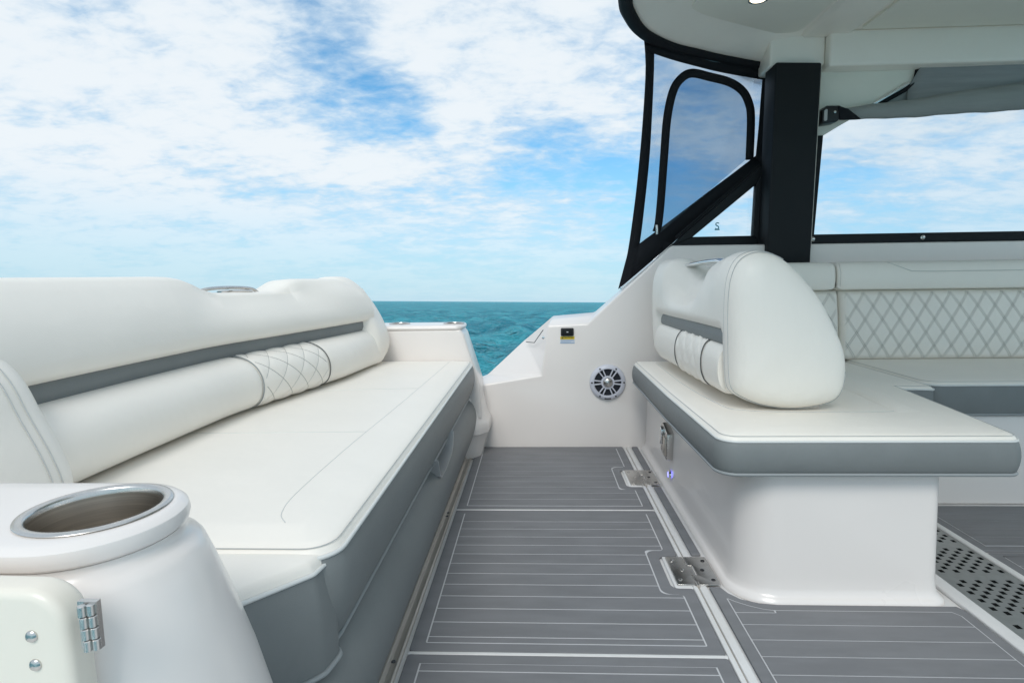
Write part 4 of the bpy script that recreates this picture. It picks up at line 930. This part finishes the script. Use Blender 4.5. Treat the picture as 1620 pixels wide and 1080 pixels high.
# ================================================================== settee along the far side
se = thing('settee', 'white quilted settee with grey front under the side window', 'settee')
def quilt_panel(x0, x1, z0, z1):
    """bulging panel with diamonds pressed in along the stitch lines"""
    px_, pz_ = 0.0755, 0.118
    nx = int((x1-x0)/0.0085); nz = 44; V = []; F = []
    def face(x, z):
        u = (x-x0)/(x1-x0); v = (z-z0)/(z1-z0)
        e = min(1.0, min(u*(x1-x0), (1-u)*(x1-x0))/0.03); ez = min(1, min(v, 1-v)/0.10)
        return 2.672+0.035*v-0.030*math.sqrt(max(0, 1-(1-e)**2))*math.sqrt(max(0, 1-(1-ez)**2))-0.012*math.sin(math.pi*v)
    def puff(x, z):
        a = abs(math.sin(math.pi*(x/px_+z/pz_))); b = abs(math.sin(math.pi*(x/px_-z/pz_)))
        return 0.0032*min(a, b)
    for i in range(nx+1):
        for j in range(nz+1):
            x = x0+(x1-x0)*i/nx; z = z0+(z1-z0)*j/nz; e = min(1, min(i, nx-i)/3)*min(1, min(j, nz-j)/3)
            V.append((x, face(x, z)-puff(x, z)*e, z))
    for i in range(nx):
        for j in range(nz): a = i*(nz+1)+j; F.append([a, a+nz+1, a+nz+2, a+1])
    nb_ = len(V); V += [(x0, 2.76, z0), (x1, 2.76, z0), (x1, 2.76, z1), (x0, 2.76, z1)]
    left = [j for j in range(nz+1)]; right = [nx*(nz+1)+j for j in range(nz+1)]; bot = [i*(nz+1) for i in range(nx+1)]; top = [i*(nz+1)+nz for i in range(nx+1)]
    F += [[nb_, nb_+3]+left[::-1], right+[nb_+2, nb_+1], bot+[nb_+1, nb_], top[::-1]+[nb_+3, nb_+2], [nb_, nb_+1, nb_+2, nb_+3]]
    q = mk('quilted_back', V, F, 'white_vinyl', se, smooth_deg=80)
    # the thread: two lines along every seam of the quilting
    SV, SF = [], []
    def add(P, r=0.0007):
        b0 = len(SV)
        for x, y, z in P:
            SV.extend([(x-r, y, z), (x, y-r*1.6, z), (x+r, y, z)])
        for i in range(len(P)-1):
            a = b0+3*i; SF.extend([[a, a+1, a+4, a+3], [a+1, a+2, a+5, a+4]])
    for s in (1, -1):
        for k in range(-60, 120):
            for off in (-0.0042, 0.0042):
                P = []
                for j in range(25):
                    z = z0+0.012+(z1-z0-0.024)*j/24; x = k*px_-s*z*px_/pz_+off
                    if x0+0.012 < x < x1-0.012: P.append((x, face(x, z)-puff(x, z)-0.0007, z))
                if len(P) > 2: add(P)
    t = mk('stitching', SV, SF, 'quilt_thread', q); t['kind'] = 'stuff'
quilt_panel(0.92, 1.366, 0.464, 0.782); quilt_panel(1.372, 3.0, 0.464, 0.782)
def headrest(x0, x1):
    sec = catmull([(2.665, 0.782), (2.645, 0.795), (2.640, 0.84), (2.650, 0.885), (2.675, 0.904), (2.72, 0.906), (2.78, 0.900), (2.79, 0.84), (2.78, 0.782)], 4, closed=True); rings = []
    n = max(10, int((x1-x0)/0.03)); r = 0.03
    xs = [x0+r*(1-math.cos(math.pi/2*k/6)) for k in range(6)]+np.linspace(x0+r, x1-r, n).tolist()+[x1-r+r*math.sin(math.pi/2*k/6) for k in range(1, 7)]
    for x in xs:
        e = min(x-x0, x1-x); ins = r*(1-math.sqrt(max(0, 1-(1-min(1, e/r))**2)))
        rings.append([(x, y, z) for y, z in offset(sec, -ins*0.7)])
    return loft('headrest', rings, 'white_vinyl', se, smooth_deg=180)
headrest(0.90, 1.338); h2 = headrest(1.343, 3.0)
seam('headrest_seam', [(1.56, 2.664, 0.903), (1.60, 2.648, 0.885), (1.655, 2.6395, 0.862), (1.75, 2.6395, 0.860), (2.9, 2.6395, 0.860)], h2, r=0.0014)
seam('headrest_seam', [(1.352, 2.664, 0.900), (1.352, 2.6415, 0.86), (1.352, 2.642, 0.80)], h2, r=0.001)
cushion(se, rounded([(1.405, 2.115), (3.1, 2.115), (3.1, 2.69), (1.405, 2.69)], [.06, .02, .02, .02], 8), 0.345, 0.468, crown=0.004, bulge=0.006, lean=0.0, edge=0.014, top_name='seat_top', side_name='front_band', step=0.06)
cushion(se, rounded([(1.20, 2.085), (1.398, 2.06), (1.398, 2.69), (1.20, 2.69)], [.01, .012, .02, .01], 4), 0.345, 0.462, crown=0.004, bulge=0.003, lean=0.0, edge=0.012, top_name='corner_seat_top', side_name='corner_seat_band', step=0.03)
box('seat_base', (1.062, 2.125, 0.0012), (3.2, 2.838, 0.343), 'gelcoat', se, bevel=0.012)

# ================================================================== small hardware
def hinge(label, x0, x1, xm, y0, y1):
    h = thing('hatch_hinge', label, 'hinge', 'floor hatch hinges')
    z0, z1 = 0.0076, 0.0118; ym = (y0+y1)/2; kn = (y1-y0)*0.30
    box('pad', (x0-0.008, y0-0.010, 0.0003), (0.4262, y1+0.010, 0.0073), 'sole_white', h, bevel=0.003)
    a = prism('leaf', rounded([(x0, y0), (xm-0.006, y0), (xm-0.006, ym-kn/2), (xm+0.008, ym-kn/2), (xm+0.008, ym+kn/2), (xm-0.006, ym+kn/2), (xm-0.006, y1), (x0, y1)], 0.003, 2), 'z', z0, z1, 'stainless', h, bevel=0.001)
    b = prism('leaf', rounded([(x1, y0), (xm-0.004, y0), (xm-0.004, ym-kn/2-.003), (xm+0.011, ym-kn/2-.003), (xm+0.011, ym+kn/2+.003), (xm-0.004, ym+kn/2+.003), (xm-0.004, y1), (x1, y1)], 0.003, 2), 'z', z0, z1, 'stainless', h, bevel=0.001)
    for par, xs in ((a, (x0+0.014, x0+0.032)), (b, (x1-0.014, x1-0.030))):
        for q, yv in enumerate((y0+0.025, ym, y1-0.025)):
            xq = xs[0] if q != 1 else xs[1]
            spin('screw', [(0.0062, 0.0), (0.0060, 0.0010), (0.004, 0.0004), (0.001, 0.0004)], (xq, yv, z1), 'black_plastic' if par is b else 'stainless', par, n=14)
    tube('pin', [(xm, y0-0.006, 0.0085), (xm, y0+0.012, 0.0095)], 0.0062, 'stainless', h, n=10)
hinge('steel floor hatch hinge nearest the camera beside the pedestal', 0.384, 0.504, 0.4412, 1.533, 1.692)
hinge('smaller looking steel floor hatch hinge closer to the far wall', 0.380, 0.500, 0.4412, 2.300, 2.478)
la = thing('seat_latch', 'shiny steel toggle latch on the side of the seat pedestal', 'latch')
prism('plate', rounded([(2.255, 0.125), (2.365, 0.14), (2.365, 0.245), (2.34, 0.262), (2.255, 0.236)], 0.008, 3), 'x', 0.512, 0.540, 'stainless', la, bevel=0.003)
prism('lever', rounded([(2.31, 0.175), (2.338, 0.18), (2.338, 0.252), (2.31, 0.243)], 0.008, 3), 'x', 0.500, 0.513, 'chrome', la, bevel=0.004)
prism('tongue', rounded([(2.262, 0.14), (2.30, 0.145), (2.30, 0.222), (2.262, 0.216)], 0.006, 3), 'x', 0.505, 0.513, 'stainless_brushed', la, bevel=0.003)
led = thing('courtesy_light', 'small oval blue courtesy light low beside the far floor hinge', 'light')
spin('bezel', [(0.020, 0.0), (0.019, 0.006), (0.013, 0.009), (0.0125, 0.004)], (0.531, 2.27, 0.066), 'chrome', led, n=24, axis='x', cap=False)
spin('lens', [(0.0135, 0.003), (0.009, 0.008), (0.001, 0.0095)], (0.531, 2.27, 0.066), 'led_blue', led, n=24, axis='x')

# ================================================================== set the boat on the sea: heel and trim
bpy.context.view_layer.update()
for o in list(scene.objects):
    if o.parent is None and o.type in {'MESH', 'EMPTY'} and o.name != 'sea':
        o.matrix_world = HEEL @ o.matrix_world
bpy.context.view_layer.update()
